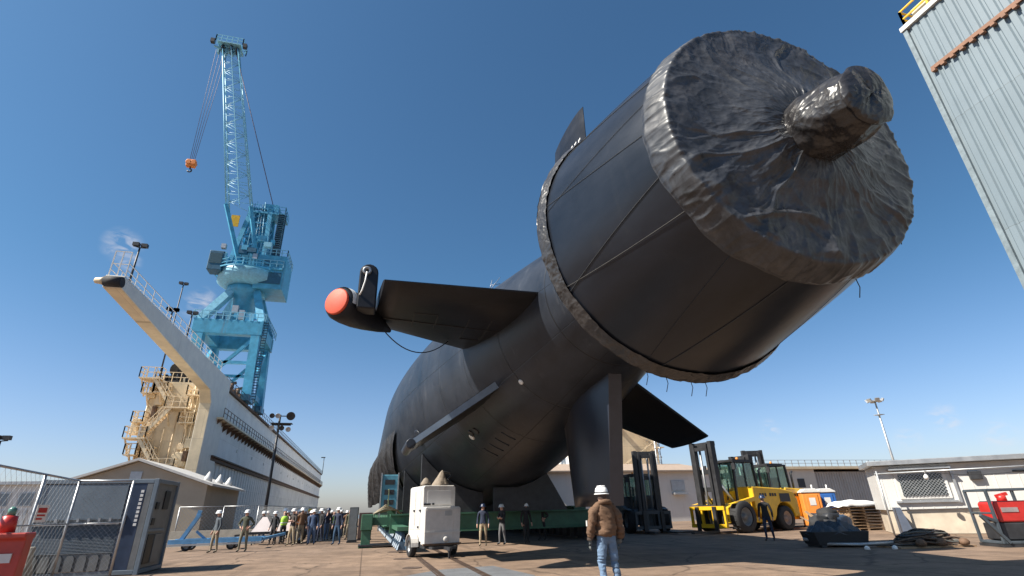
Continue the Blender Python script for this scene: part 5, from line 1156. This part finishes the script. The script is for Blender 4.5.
# ------------------------------------------------------------------ forklifts
def forklift(name, label, loc, rz, body, mast_h=4.9, sc=1.0):
    """local frame: forward is -Y; width along X"""
    t = thing('forklift', label, 'forklift', loc, rz, 'heavy forklifts parked in the yard')
    W2 = 1.15
    # chassis side profile (y, z): forward at negative y
    g = MB(); g.prism([(-1.9, .45), (-1.9, 1.15), (-1.35, 1.35), (-.25, 1.35), (-.25, 1.0), (.2, .62), (.9, .5), (1.0, .42), (-1.0, .42)], 'x', -W2 + .25, W2 - .25); build('chassis', g, body, t, bevel=.04)
    hood = [(-.2, 1.05), (-.2, 2.1), (1.9, 2.0), (2.9, 1.85), (3.05, 1.6), (3.05, .75), (2.75, .6)]
    hood += [(2.0 + .72 * cos(radians(a)), .62 + .72 * sin(radians(a))) for a in range(10, 171, 20)] + [(1.1, .5), (.75, .5)]
    hood += [(.3 - .1, .75)]
    g = MB(); g.prism(hood, 'x', -W2, W2); o = build('hood', g, body, t, bevel=.05)
    for s in (-1, 1):
        k = MB(); x = s * (W2 + .006); 
        for q in range(3): k.box(min(x, x + s * .01), max(x, x + s * .01), 1.0 + q * .19, 1.13 + q * .19, 1.62, 1.77)
        for q in range(3): k.box(min(x, x + s * .01), max(x, x + s * .01), .25 + q * .19, .38 + q * .19, 1.62, 1.77)
        build('lettering', k, M_black, o)
        k = MB(); k.box(min(x, x + s * .012), max(x, x + s * .012), 1.75, 2.55, 1.35, 1.75)
        for q in range(6): pass
        build('grille', k, M_dark, o)
        k = MB(); k.prism([(-1.95, 1.3), (-.2, 1.62), (-.1, 1.5), (-.2, 1.42), (-1.0, 1.3)], 'x', s * W2 - .22, s * W2 + .05); build('mudguard', k, body, t)
    g = MB(); g.box(-W2 + .05, W2 - .05, 2.95, 3.25, .62, 1.55); build('counterweight', g, M_dark if body is not M_yellow else body, t, bevel=.1)
    # cab
    g = MB()
    for x in (-.75, .75):
        g.bar((x, -.95, 1.4), (x, -.8, 3.35), .1); g.bar((x, .75, 2.0), (x, .65, 3.35), .1); g.bar((x, -.05, 1.4), (x, -.05, 3.35), .06); g.bar((x, -.82, 3.33), (x, .68, 3.33), .1)
    for y in (-.82, .68): g.bar((-.75, y, 3.33), (.75, y, 3.33), .1)
    for k in range(5): g.bar((-.6 + k * .3, -.8, 3.37), (-.6 + k * .3, .66, 3.37), .05)
    build('cab_frame', g, M_dark, t)
    g = MB(); g.box(-.68, .68, -.72, .6, 3.38, 3.43); build('cab_roof', g, M_dark, t)
    gm = glass('cab_pane', (.55, .75, .68), .03, .9)
    g = MB()
    for x in (-.73, .73): g.box(x - .008, x + .008, -.78, .62, 2.1, 3.25)
    g.box(-.7, .7, .68, .695, 2.1, 3.25); g.box(-.7, .7, -.9, -.885, 1.9, 3.25); build('cab_glass', g, gm, t)
    g = MB(); g.box(-.3, .3, .0, .55, 1.42, 1.95); g.box(-.28, .28, .42, .6, 1.9, 2.7); build('seat', g, M_black, t, bevel=.05)
    g = MB(); g.tube([(.18 * cos(a), -.45 + .05 * sin(a), 2.25 + .17 * sin(a)) for a in [2 * pi * k / 14 for k in range(15)]], .02, 6); g.bar((0, -.5, 2.25), (0, -.75, 1.5), .06); build('steering_wheel', g, M_black, t)
    # mast: outer and inner channels, cross members, carriage, forks, chains
    ma = MB(); y = -2.0
    for x in (-.62, .62): ma.box(x - .11, x + .11, y - .16, y + .16, .25, mast_h)
    for x in (-.42, .42): ma.box(x - .075, x + .075, y - .24, y + .02, .3, mast_h - .12)
    for z in (.5, 2.0, mast_h * .66, mast_h - .12): ma.box(-.7, .7, y + .05, y + .22, z - .11, z + .11)
    for z in (1.2, mast_h - .35): ma.box(-.42, .42, y - .2, y - .08, z - .09, z + .09)
    build('mast', ma, M_dark, t, bevel=.012)
    c_ = MB()
    for x in (-.2, .2): c_.cyl((x, y + .02, .4), (x, y + .02, mast_h - .25), .06, 10)
    build('lift_cylinder', c_, M_steel, t)
    c_ = MB(); c_.box(-1.1, 1.1, y - .42, y - .26, .25, .42); c_.box(-1.1, 1.1, y - .42, y - .26, 1.05, 1.22)
    for x in (-1.05, -.35, .35, 1.05): c_.box(x - .05, x + .05, y - .40, y - .28, .42, 1.05)
    build('carriage', c_, body, t)
    for x in (-.55, .55): c_ = MB(); c_.box(x - .1, x + .1, y - .52, y - .43, .12, 1.2); c_.box(x - .1, x + .1, y - 2.1, y - .43, .06, .14); build('fork', c_, M_dark, t)
    for s in (-1, 1):
        c_ = MB(); c_.tube([(s * .72, -1.0, 1.2), (s * .66, -1.85, 2.2)], .07, 8); build('tilt_cylinder', c_, M_galv, t)
        c_ = MB(); c_.tube([(s * .8, -.9, 3.0), (s * .95, -1.0, 3.0)], .025, 6); c_.box(s * .95 - .1, s * .95 + .1, -1.05, -.98, 2.92, 3.22); build('mirror', c_, M_dark, t)
        wheel(t, s * (W2 - .08), -1.15, .72, .72, .5, 'x', M_cg, 'front_wheel'); wheel(t, s * (W2 - .14), 2.0, .58, .58, .4, 'x', mat('rim_dull', (.3, .22, .18), .6), 'rear_wheel')
    c_ = MB(); c_.lathe([(.07, 0), (.07, .14), (.03, .18)], 10, Matrix.Translation((0, .5, 3.435))); build('beacon', c_, M_orange, t)
    t.scale = (sc, sc, sc)
    c_ = MB(); c_.tube([(.8, 1.0, 2.0), (.8, 1.0, 2.9), (.8, 1.15, 3.0)], .06, 8); build('exhaust', c_, M_dark, t)
    return t
def rot_to(vx, vy): return atan2(vx, -vy)     # turn local -Y to the direction (vx, vy)
forklift('a', 'largest yellow forklift with tall twin mast, nearest of the parked ones', (21.5, 28.2, 0), rot_to(-.97, -.22), M_yellow, 4.3, 1.15)
forklift('b', 'yellow forklift behind the nearest one with its rear wheel showing', (26.5, 31.2, 0), rot_to(-.98, -.18), M_yellow, 3.9, 1.15)
forklift('c', 'yellow forklift furthest back with only its upright mast visible', (29.0, 36.6, 0), rot_to(-.3, -.95), M_yellow, 5.0, 1.05)
forklift('d', 'dark forklift parked in the submarine shade beside the lower rudder', (17.0, 32.2, 0), rot_to(-.15, -1), mat('forklift_dark', (.05, .06, .07), .5, var=.2), 4.7)

# ------------------------------------------------------------------ right side yard things
def toilet(x, y, rz, m, label):
    t = thing('portable_toilet', label, 'portable toilet', (x, y, 0), rz, 'portable toilets beside the forklifts')
    g = MB(); g.box(-.55, .55, -.55, .55, .1, 2.05); build('cabin', g, m, t, bevel=.05)
    g = MB(); g.prism([(-.6, 2.052), (.6, 2.052), (.6, 2.12), (.3, 2.3), (-.3, 2.3), (-.6, 2.12)], 'y', -.6, .6); build('roof', g, M_white, t, bevel=.04)
    g = MB(); g.box(-.36, .36, -.585, -.555, .15, 1.95); o = build('door', g, m, t, bevel=.02)
    g = MB(); g.box(-.18, .18, -.6, -.588, 1.3, 1.75); build('door_notice', g, M_white, o); g = MB(); g.box(.26, .32, -.63, -.588, 1.0, 1.12); build('handle', g, M_dark, o)
    g = MB(); g.box(-.58, .58, -.58, .58, 0, .098); build('skid', g, M_dark, t)
    g = MB(); g.tube([(.42, .42, 2.1), (.42, .42, 2.55)], .05, 8); build('vent_pipe', g, M_white, t)
M_tb = mat('toilet_blue', (.03, .12, .38), .5, var=.1)
toilet(28.0, 29.6, radians(-28), M_orange, 'orange portable toilet right of the yellow forklifts')
toilet(29.5, 29.9, radians(-28), M_tb, 'blue portable toilet next to the orange one')
# timber stack with white sheet on top
t = thing('pallet_stack', 'stack of timber pallets and dunnage left of the white site office', 'pallet stack', (26.6, 25.0, 0), -.1)
M_wood = mat('pallet_wood', (.30, .20, .12), .8, var=.35, vscale=6)
for k in range(9):
    g = MB(); z = k * .15
    for x in (-.9, 0, .9): g.box(x - .06, x + .06, -.6, .6, z, z + .09)
    for j in range(6): y_ = -.6 + j * .22; g.box(-1.0 + .05 * sin(k * 3), 1.0 + .05 * sin(k * 3), y_, y_ + .13, z + .092, z + .13)
    build('pallet', g, M_wood, t)
g = MB(); nx, ny = 26, 14; vs = []
for j in range(ny + 1):
    for i in range(nx + 1):
        x = -1.25 + 2.5 * i / nx; y_ = -.8 + 1.6 * j / ny; e = max(abs(x) / 1.25, abs(y_) / .8)
        vs.append((x, y_, 1.38 + .10 * noise.noise(Vector((x * 2, y_ * 2, 1))) + .16 * (1 - e * e) - .16 * sst(.82, 1, e)))
g.add(vs, [(j * (nx + 1) + i, j * (nx + 1) + i + 1, (j + 1) * (nx + 1) + i + 1, (j + 1) * (nx + 1) + i) for j in range(ny) for i in range(nx)], True)
o = build('cover_sheet', g, mat('sheet_white', (.72, .72, .72), .6, var=.06), loc=(26.6, 25.0, 0)); o.rotation_euler.z = -.1; sm_ = o.modifiers.new('s', 'SOLIDIFY'); sm_.thickness = .02
tag(o, 'white sheet thrown over the timber pallet stack', 'sheet')
# dark covered equipment pile in the shade
t = thing('covered_skip', 'dark open skip full of wrapped scrap in the shade right of the forklifts', 'skip', (16.4, 16.6, 0), radians(-16))
g = MB(); g.prism([(-.85, .08), (.85, .08), (.98, .5), (-.98, .5)], 'y', -.5, .5); build('body', g, M_rubber, t, bevel=.02)
g = MB(); vs = []; nA, nR = 90, 30
for j in range(nR + 1):
    k = j / nR
    for i in range(nA):
        a = 2 * pi * i / nA; x = 1.0 * k * cos(a); y_ = .52 * k * sin(a); vs.append((x * (1 + .1 * noise.noise(Vector((a, k, 0)))), y_, .42 + .12 * (1 - k ** 3) + .30 * ridged(Vector((x * 1.9, y_ * 2.4, 2))) * (1 - k ** 4) + .10 * noise.noise(Vector((x * 5, y_ * 5, 4)))))
g.add(vs, [(j * nA + i, j * nA + (i + 1) % nA, (j + 1) * nA + (i + 1) % nA, (j + 1) * nA + i) for j in range(nR) for i in range(nA)], True)
build('wrapped_scrap', g, mat('scrap_blue', (.03, .042, .06), .45, var=.5, vscale=5, bump=.4), t)
for x in (-.7, .7): g = MB(); g.box(x - .08, x + .08, -.5, .5, 0, .078); build('skid', g, M_dark, t)
tb = thing('dunnage_heap', 'dark heap of wrapped bundles and planks before the toilets', 'heap', (19.3, 19.4, 0), .3)
rnd = random.Random(11); M_blt = mat('tarp_bluish', (.05, .08, .13), .5, var=.5, vscale=4, bump=.5, bscale=6)
for k in range(11):
    g = MB(); x, y_, z = rnd.uniform(-1.1, 1.1), rnd.uniform(-.5, .6), rnd.uniform(0, .55); a, b_, c_ = rnd.uniform(.35, .6), rnd.uniform(.25, .4), rnd.uniform(.25, .5); vs = []
    for j in range(13):
        for i in range(24):
            th, ph = pi * j / 12, 2 * pi * i / 24; d = Vector((sin(th) * cos(ph), sin(th) * sin(ph), cos(th))); d2 = Vector([abs(q) ** .6 * (1 if q > 0 else -1) for q in d]); r_ = 1 + .22 * noise.noise(d * 2.3 + Vector((k * 3, 0, 0)))
            vs.append((x + d2.x * a * r_, y_ + d2.y * b_ * r_, max(.0, z + c_ * .8 + d2.z * c_ * r_)))
    g.add(vs, [(j * 24 + i, j * 24 + (i + 1) % 24, (j + 1) * 24 + (i + 1) % 24, (j + 1) * 24 + i) for j in range(12) for i in range(24)], True)
    build('bundle', g, rnd.choice((M_blt, M_rubber, M_dark, M_blt)), tb)
for k in range(7):
    g = MB(); x = rnd.uniform(-1.2, 1.2); g.bar((x, -.6, .02 + .1 * k % .5), (x + rnd.uniform(-.6, .6), .5, .7 + rnd.uniform(0, .5)), .14, .05); build('plank', g, M_wood, tb)
for k, (x, y_) in enumerate(((15.9, 14.9), (16.7, 14.6))):
    g = MB(); g.lathe([(.07, 0), (.09, .02), (.07, .09), (.03, .12), (.01, .125)], 12); o = build('paper_sack', g, M_sign, loc=(x, y_, 0)); tag(o, ('crumpled pale sack left on the ground in front of the skip', 'second crumpled pale sack right of the skip front')[k], 'sack', 'sacks in front of the skip')
# coil of hoses
rnd = random.Random(5)
t = thing('hose_pile', 'tangled heap of dark hoses and cables on a board before the site office', 'hose pile', (18.4, 14.9, 0), -.2)
g = MB(); g.box(-1.35, 1.3, -.55, .55, 0, .05); build('board', g, M_wood, t)
for i in range(34):
    g = MB(); cx_, cy_, R_ = rnd.uniform(-.45, .45), rnd.uniform(-.18, .18), rnd.uniform(.35, .85); pts = []; ph = rnd.uniform(0, 6); tl = rnd.uniform(-.12, .12)
    for k in range(25):
        a = ph + 2 * pi * 1.05 * k / 24; rr = R_ * (1 + .12 * sin(3 * a + i)); x = cx_ + rr * cos(a); y_ = cy_ + rr * .5 * sin(a); hh = max(.03, .52 * (1 - (x / 1.35) ** 2) * (1 - (y_ / .7) ** 2)) * (.3 + .7 * (i / 34)); pts.append((x, y_, .06 + hh + tl * cos(a) * .3))
    g.tube(pts, rnd.choice((.02, .026, .032)), 6); build('hose', g, (M_rubber, M_dark, mat('hose_grey', (.10, .10, .09), .7), mat('hose_brown', (.10, .07, .05), .8))[i % 4], t)
for k, (a, b) in enumerate((((-1.2, .1, .1), (-3.3, 1.6, .25)), ((-1.1, 0, .15), (-3.0, .9, .12)))):
    g = MB(); g.tube([a, ((a[0] + b[0]) / 2, (a[1] + b[1]) / 2, .1), b], .05, 8); build('steel_pipe', g, M_galv, t)
for k, x in enumerate((-.6, .1, .9)):
    g = MB(); g.lathe([(.02, 0), (.14, .03), (.16, .12), (.1, .2), (.02, .22)], 12, Matrix.Translation((x, -.55, .05))); build('sandbag', g, M_rust, t)
# site office trailer
of = thing('site_office', 'white modular site office with barred window, handrail and tan skirting', 'office trailer', (24.1, 21.0, 0), radians(-42))
M_ow = mat('office_white', (.58, .57, .55), .5, var=.06, vscale=1.5, streak=.25, streak_col=(.4, .34, .26))
g = MB(); g.box(0, 9, 0, 3.2, 1.05, 3.0); build('wall', g, M_ow, of)
g = MB()
for k in range(20): g.box(.2 + k * .43, .23 + k * .43, -.012, -.002, 1.1, 2.95)
build('cladding_rib', g, M_ow, of)
g = MB(); g.box(-.25, 9.2, -.45, 3.4, 3.02, 3.24); build('roof', g, M_galv, of, bevel=.02)
g = MB(); g.box(.15, 8.9, .05, 3.1, .02, 1.04)
build('skirting', g, mat('skirt_tan', (.50, .43, .34), .75, var=.2, vscale=1.2, streak=.3), of)
g = MB(); g.box(.75, 2.75, -.07, -.004, 1.5, 2.72); g2 = build('window', g, M_white, of, bevel=.01)
g = MB(); g.box(.9, 2.6, -.085, -.072, 1.62, 2.6); build('pane', g, glass('office_glass', (.05, .07, .07), .15, .1), g2)
g = MB(); mesh_panel(g, (.9, -.12, 0), (2.6, -.12, 0), 1.62, 2.6, .14, .010); build('window_guard', g, M_galv, g2)
g = MB(); g.box(2.95, 3.05, -.10, -.003, 1.3, 2.9); g.box(.55, 2.9, -.14, -.003, 1.34, 1.42); g.box(.55, 2.95, -.45, -.003, 2.78, 2.84); build('window_hood', g, M_galv, g2)
g = MB(); g.box(3.6, 4.05, -.22, -.003, 2.25, 2.6); build('ac_unit', g, M_dark, of, bevel=.02)
g = MB(); g.box(5.2, 6.0, -.06, -.003, 2.5, 2.58); build('wall_bracket', g, M_dark, of)
g = MB(); g.box(6.6, 7.5, -.05, -.003, 1.06, 2.85); o = build('door', g, M_ow, of, bevel=.02); k = MB(); k.box(7.3, 7.38, -.1, -.052, 1.85, 2.0); build('handle', k, M_dark, o)
g = MB(); g.add([(.32, -.02, 0), (.32, -1.1, 0), (.75, -1.1, 0), (.75, -.02, 0), (.30, -.02, 1.15), (.30, -.9, 1.15), (.5, -.9, 1.15), (.5, -.02, 1.15)], [(0, 1, 5, 4), (1, 2, 6, 5), (2, 3, 7, 6), (3, 0, 4, 7), (4, 5, 6, 7), (3, 2, 1, 0)]); build('entry_screen', g, mat('screen_slate', (.07, .085, .12), .5, var=.15), of)
# long pipe rail with lamps in front of the office
pr = thing('pipe_rail', 'overhead pipe rail with hanging lamps in front of the site office', 'rail', (23.35, 20.1, 0), radians(-42))
g = MB(); g.tube([(-.2, 0, 2.62), (9.5, 0, 2.74)], .035, 8); build('top_pipe', g, M_galv, pr)
for x in (-.1, 9.4): g = MB(); g.tube([(x, 0, 0), (x, 0, 2.75)], .04, 8); build('upright', g, M_galv, pr)
for x in (1.75, 5.9):
    g = MB(); g.tube([(x, 0, 2.66), (x, 0, 2.52)], .012, 6); g.lathe([(.03, 2.52), (.09, 2.45), (.10, 2.36), (.05, 2.30), (.01, 2.29)], 14, Matrix.Translation((x, 0, 0))); build('lamp_bulb', g, M_sign, pr)
g = MB(); g.tube([(1.75 + 4.15 * k / 16, -.03, 2.66 - .55 * 4 * (k / 16) * (1 - k / 16) * .45) for k in range(17)], .012, 5); build('cable', g, M_black, pr)
# stair rail uprights and ladder frame at right
g_ = thing('access_stair', 'grey steel access stair with handrails beside the site office', 'stair', (28.2, 15.4, 0), radians(-42))
g = MB()
for y in (-.45, .45): g.bar((0, y, .0), (2.2, y, 1.1), .08, .2); g.bar((0, y, .95), (2.2, y, 2.05), .05); g.bar((0, y, 0), (0, y, .95), .05); g.bar((2.2, y, 1.1), (2.2, y, 2.05), .05); g.bar((1.1, y, .55), (1.1, y, 1.5), .05)
build('stringer', g, M_galv, g_)
g = MB()
for k in range(6): g.box(.15 + k * .37, .42 + k * .37, -.42, .42, .14 + k * .18, .17 + k * .18)
build('tread', g, M_galv, g_)
# red welding machine in frame
rm = thing('pump_frame', 'red fuel tank unit in an open dark roll frame at the right edge', 'machine', (20.7, 13.6, 0), radians(-22))
g = MB()
for x in (-.75, .75):
    for y in (-.5, .5): g.bar((x, y, .1), (x, y, 1.72), .08)
for z in (.14, 1.7):
    for y in (-.5, .5): g.bar((-.75, y, z), (.75, y, z), .08)
    for x in (-.75, .75): g.bar((x, -.5, z), (x, .5, z), .08)
g.bar((-.75, -.5, .75), (-1.2, -.55, .95), .09); g.bar((-1.2, -.55, .95), (-.6, -.55, .12), .09); g.bar((-.75, -.5, 1.0), (-.75, .5, 1.0), .06)
build('roll_frame', g, mat('frame_slate', (.06, .075, .09), .5), rm, bevel=.01)
g = MB(); g.prism([(-.55, .72), (.5, .72), (.55, 1.3), (.48, 1.36), (-.5, 1.36), (-.58, 1.28)], 'y', -.38, .38); o = build('tank', g, M_red, rm, bevel=.05)
k = MB(); k.box(-.4, .1, -.395, -.382, 1.02, 1.16); build('tank_label', k, mat('label_dull', (.3, .25, .25), .6), o)
k = MB(); k.lathe([(.14, 1.36), (.13, 1.5), (.05, 1.55)], 14); k.bar((-.15, 0, 1.5), (.2, 0, 1.58), .1); build('filler_cap', k, M_red, o)
g = MB(); g.box(-.6, .6, -.4, .4, .2, .70); build('engine_block', g, M_dark, rm, bevel=.03)
g = MB(); g.box(-.82, .82, -.55, .55, .0, .09); build('skid', g, M_dark, rm)
g = MB(); g.box(0, .9, 0, .35, 0, .36); o = build('timber_block', g, mat('timber_red', (.26, .12, .08), .8, var=.25, vscale=4), loc=(18.95, 15.3, 0), bevel=.02); o.rotation_euler.z = -.3; tag(o, 'reddish brown timber block between the hose heap and the red tank unit', 'timber block')

# ------------------------------------------------------------------ background right
bb = thing('long_building', 'long low pale building with a flat railed roof behind the forklifts', 'building', (47.5, 55, 0))
g = MB(); g.box(-8, 6.2, 0, 14, 0, 5.3); build('wall', g, mat('bldg_cream', (.58, .53, .45), .6, var=.08, vscale=.6, streak=.25), bb)
g = MB(); g.box(6.21, 26, .4, 14, 0, 5.0); build('wall', g, mat('bldg_grey', (.40, .385, .36), .6, var=.12, vscale=.6, streak=.35), bb)
k = MB()
for i in range(48): k.box(6.4 + i * .4, 6.48 + i * .4, .34, .397, 0, 4.9)
build('cladding_rib', k, MATS['bldg_grey'], bb)
g = MB(); g.box(-8.3, 26.3, -.4, 14.3, 5.31, 5.6); build('roof', g, M_tan, bb)
g = MB(); rail(g, (-8, -.2, 5.6), (26, -.2, 5.6), 34, .75, .03); build('railing', g, M_galv, bb)
g = MB(); g.box(3.4, 4.4, -.06, -.004, 3.2, 4.2); build('window', g, M_dark, bb)
wl = thing('white_warehouse', 'white gabled warehouse behind the lower rudder and dark forklift', 'building', (27, 52, 0))
g = MB(); g.box(-10, 10, 0, 14, 0, 4.9); build('wall', g, mat('warehouse_white', (.66, .63, .58), .6, var=.06, vscale=.5, streak=.2), wl)
g = MB(); g.prism([(-.6, 4.902), (14.5, 4.902), (14.5, 5.05), (7, 6.3), (-.6, 5.05)], 'x', -10.4, 10.3); build('roof', g, mat('warehouse_roof', (.34, .26, .20), .7, var=.15), wl)
g = MB(); g.box(4.6, 6.2, -.6, -.004, 2.6, 2.8); g.box(4.6, 6.2, -.1, -.004, 3.0, 4.0); build('vent_hood', g, M_galv, wl)
g = MB(); g.box(-2.5, 1.5, -.06, -.004, 0, 4.0)
for i in range(10): g.box(-2.5, 1.5, -.09, -.062, .2 + i * .38, .24 + i * .38)
build('roller_door', g, M_galv, wl)
# second wing wall of the dock beyond the submarine
d2 = thing('floating_dock', 'tan end of the far dry dock wall showing between rudder and fin', 'dry dock', (34.5, 62, 0))
g = MB(); g.box(-4.0, 2.0, 0, 140, -2, 14.7); build('wing_wall', g, M_dock, d2)
g = MB(); g.box(-3.95, 1.95, -.06, -.003, -2, 14.68); build('end_wall', g, M_tan, d2)
for i in range(4):
    g = MB(); z = 2.5 + i * 3; s = i % 2
    xa, xb = (-3.4, 1.2) if s else (1.2, -3.4)
    g.bar((xa, -1.0, z), (xb, -1.0, z + 3), .1, .3); g.bar((xa, -1.0, z + 1), (xb, -1.0, z + 4), .07); g.bar((xa, -1.5, z + 1), (xb, -1.5, z + 4), .07)
    for k in range(7): f_ = k / 6; p = Vector((xa, -1.25, z)).lerp(Vector((xb, -1.25, z + 3)), f_); g.bar(p + Vector((0, -.25, 0)), p + Vector((0, -.25, 1)), .06)
    build('stair_flight', g, M_tanst, d2)
    g = MB(); g.box(min(xb, xb + (-.8 if s == 0 else .8)), max(xb, xb + (-.8 if s == 0 else .8)), -1.6, -.07, z + 2.9, z + 3.0); build('stair_landing', g, M_tanst, d2)
# lattice mast just right of it
t = thing('lattice_mast', 'thin white lattice mast beside the tan dock end', 'mast', (33.6, 52.5, 7.25))
t.location = (34.2, 58.5, 0)
g = MB()
for (x, y) in ((-.4, -.4), (.4, -.4), (0, .4)): g.tube([(x, y, 0), (x * .6, y * .6, 11.5)], .06, 6)
for k in range(11): z = k * 1.0; g.bar((-.4, -.4, z), (.4, -.4, z + 1), .05); g.bar((.4, -.4, z), (-.4, -.4, z + 1), .05); g.bar((-.4, -.4, z), (.4, -.4, z), .05)
build('lattice', g, M_galv, t)
g = MB(); g.lathe([(.5, 0), (.5, .2), (.1, .3)], 16, Matrix.Translation((0, 0, 11.5))); build('mast_head', g, M_white, t)
# tall floodlight mast at right
t = thing('floodlight_mast', 'tall pale floodlight mast standing far behind the site office', 'lamp post', (73, 60, 0))
g = MB(); g.tube([(0, 0, 0), (0, 0, 15.3)], [.22, .1], 10); build('pole', g, M_galv, t)
g = MB(); g.box(-.7, .7, -.7, .7, 15.2, 15.3); build('lamp_ring', g, M_galv, t); g = MB(); g.box(-.5, .5, -.5, .5, 13.2, 13.28); build('service_ring', g, M_galv, t)
for k in range(6):
    a = 2 * pi * k / 6; g = MB(); g.box(-.3, .3, -.12, .12, -.2, .25, Matrix.Translation((1.0 * cos(a), 1.0 * sin(a), 15.35)) @ Matrix.Rotation(a + pi / 2, 4, 'Z') @ Matrix.Rotation(.5, 4, 'X')); build('floodlight', g, M_galv, t)
# small lamp at dock far end
t = thing('lamp_post', 'thin distant lamp post at the far end of the dry dock', 'lamp post', (-16.0, 203, 15), 0, 'lamp posts on the dock'); g = MB(); g.tube([(0, 0, 0), (0, 0, 5.5)], .12, 6); build('pole', g, M_dark, t); g = MB(); g.box(-1, .4, -.3, .3, 5.5, 5.8); build('lamp_head', g, M_dark, t)

# tall corrugated hall at the right
hall = thing('assembly_hall', 'tall pale blue corrugated hall with a rust coloured gutter at the upper right', 'building', (26, 13.15, 0))
M_corr = mat('corrugated_blue', (.165, .21, .24), .5, var=.07, vscale=.35, streak=.3, streak_col=(.22, .23, .24), plates=(40, 6.1, 'Y'))
HH = 24.6
def corr(mb, z0, z1, y0, y1, x, pitch=.42, dep=.07):
    n = int((y1 - y0) / pitch); vs = []
    for i in range(n):
        y_ = y0 + i * pitch
        for dy, dx in ((0, 0), (pitch * .55, 0), (pitch * .68, dep), (pitch * .87, dep)): vs += [(x + dx, y_ + dy, z0), (x + dx, y_ + dy, z1)]
    mb.add(vs, [(2 * i, 2 * i + 1, 2 * i + 3, 2 * i + 2) for i in range(len(vs) // 2 - 1)])
g = MB(); corr(g, 0, HH, -30, 0.0, 0); build('cladding', g, M_corr, hall, fixn=False)
g = MB(); g.box(.09, 22, -30, -.05, 0, HH - .05); build('core', g, M_corr, hall)
g = MB(); g.box(-.06, .09, -.16, .06, 0, HH); build('corner_trim', g, mat('trim_pale', (.16, .20, .22), .5), hall)
g = MB(); g.box(-.14, .4, -30, .1, HH + .005, HH + .28); build('parapet', g, M_white, hall)
g = MB(); g.box(-.12, -.02, -30, -.4, HH - 3.25, HH - 3.05)
for k in range(60): g.box(-.22, -.03, -.6 - k * .45, -.42 - k * .45, HH - 3.42, HH - 3.26)
build('gutter', g, mat('gutter_rust', (.22, .11, .065), .7, var=.25), hall)
g = MB(); rail(g, (.1, -26, HH + .28), (.1, -.1, HH + .28), 20, 1.1, .05); rail(g, (.1, -.1, HH + .28), (6, -.1, HH + .28), 5, 1.1, .05); build('railing', g, M_yellow, hall)
g = MB(); g.box(.5, 1.5, -1.4, -.4, HH + .28, HH + 1.3); build('roof_unit', g, M_tan, hall)
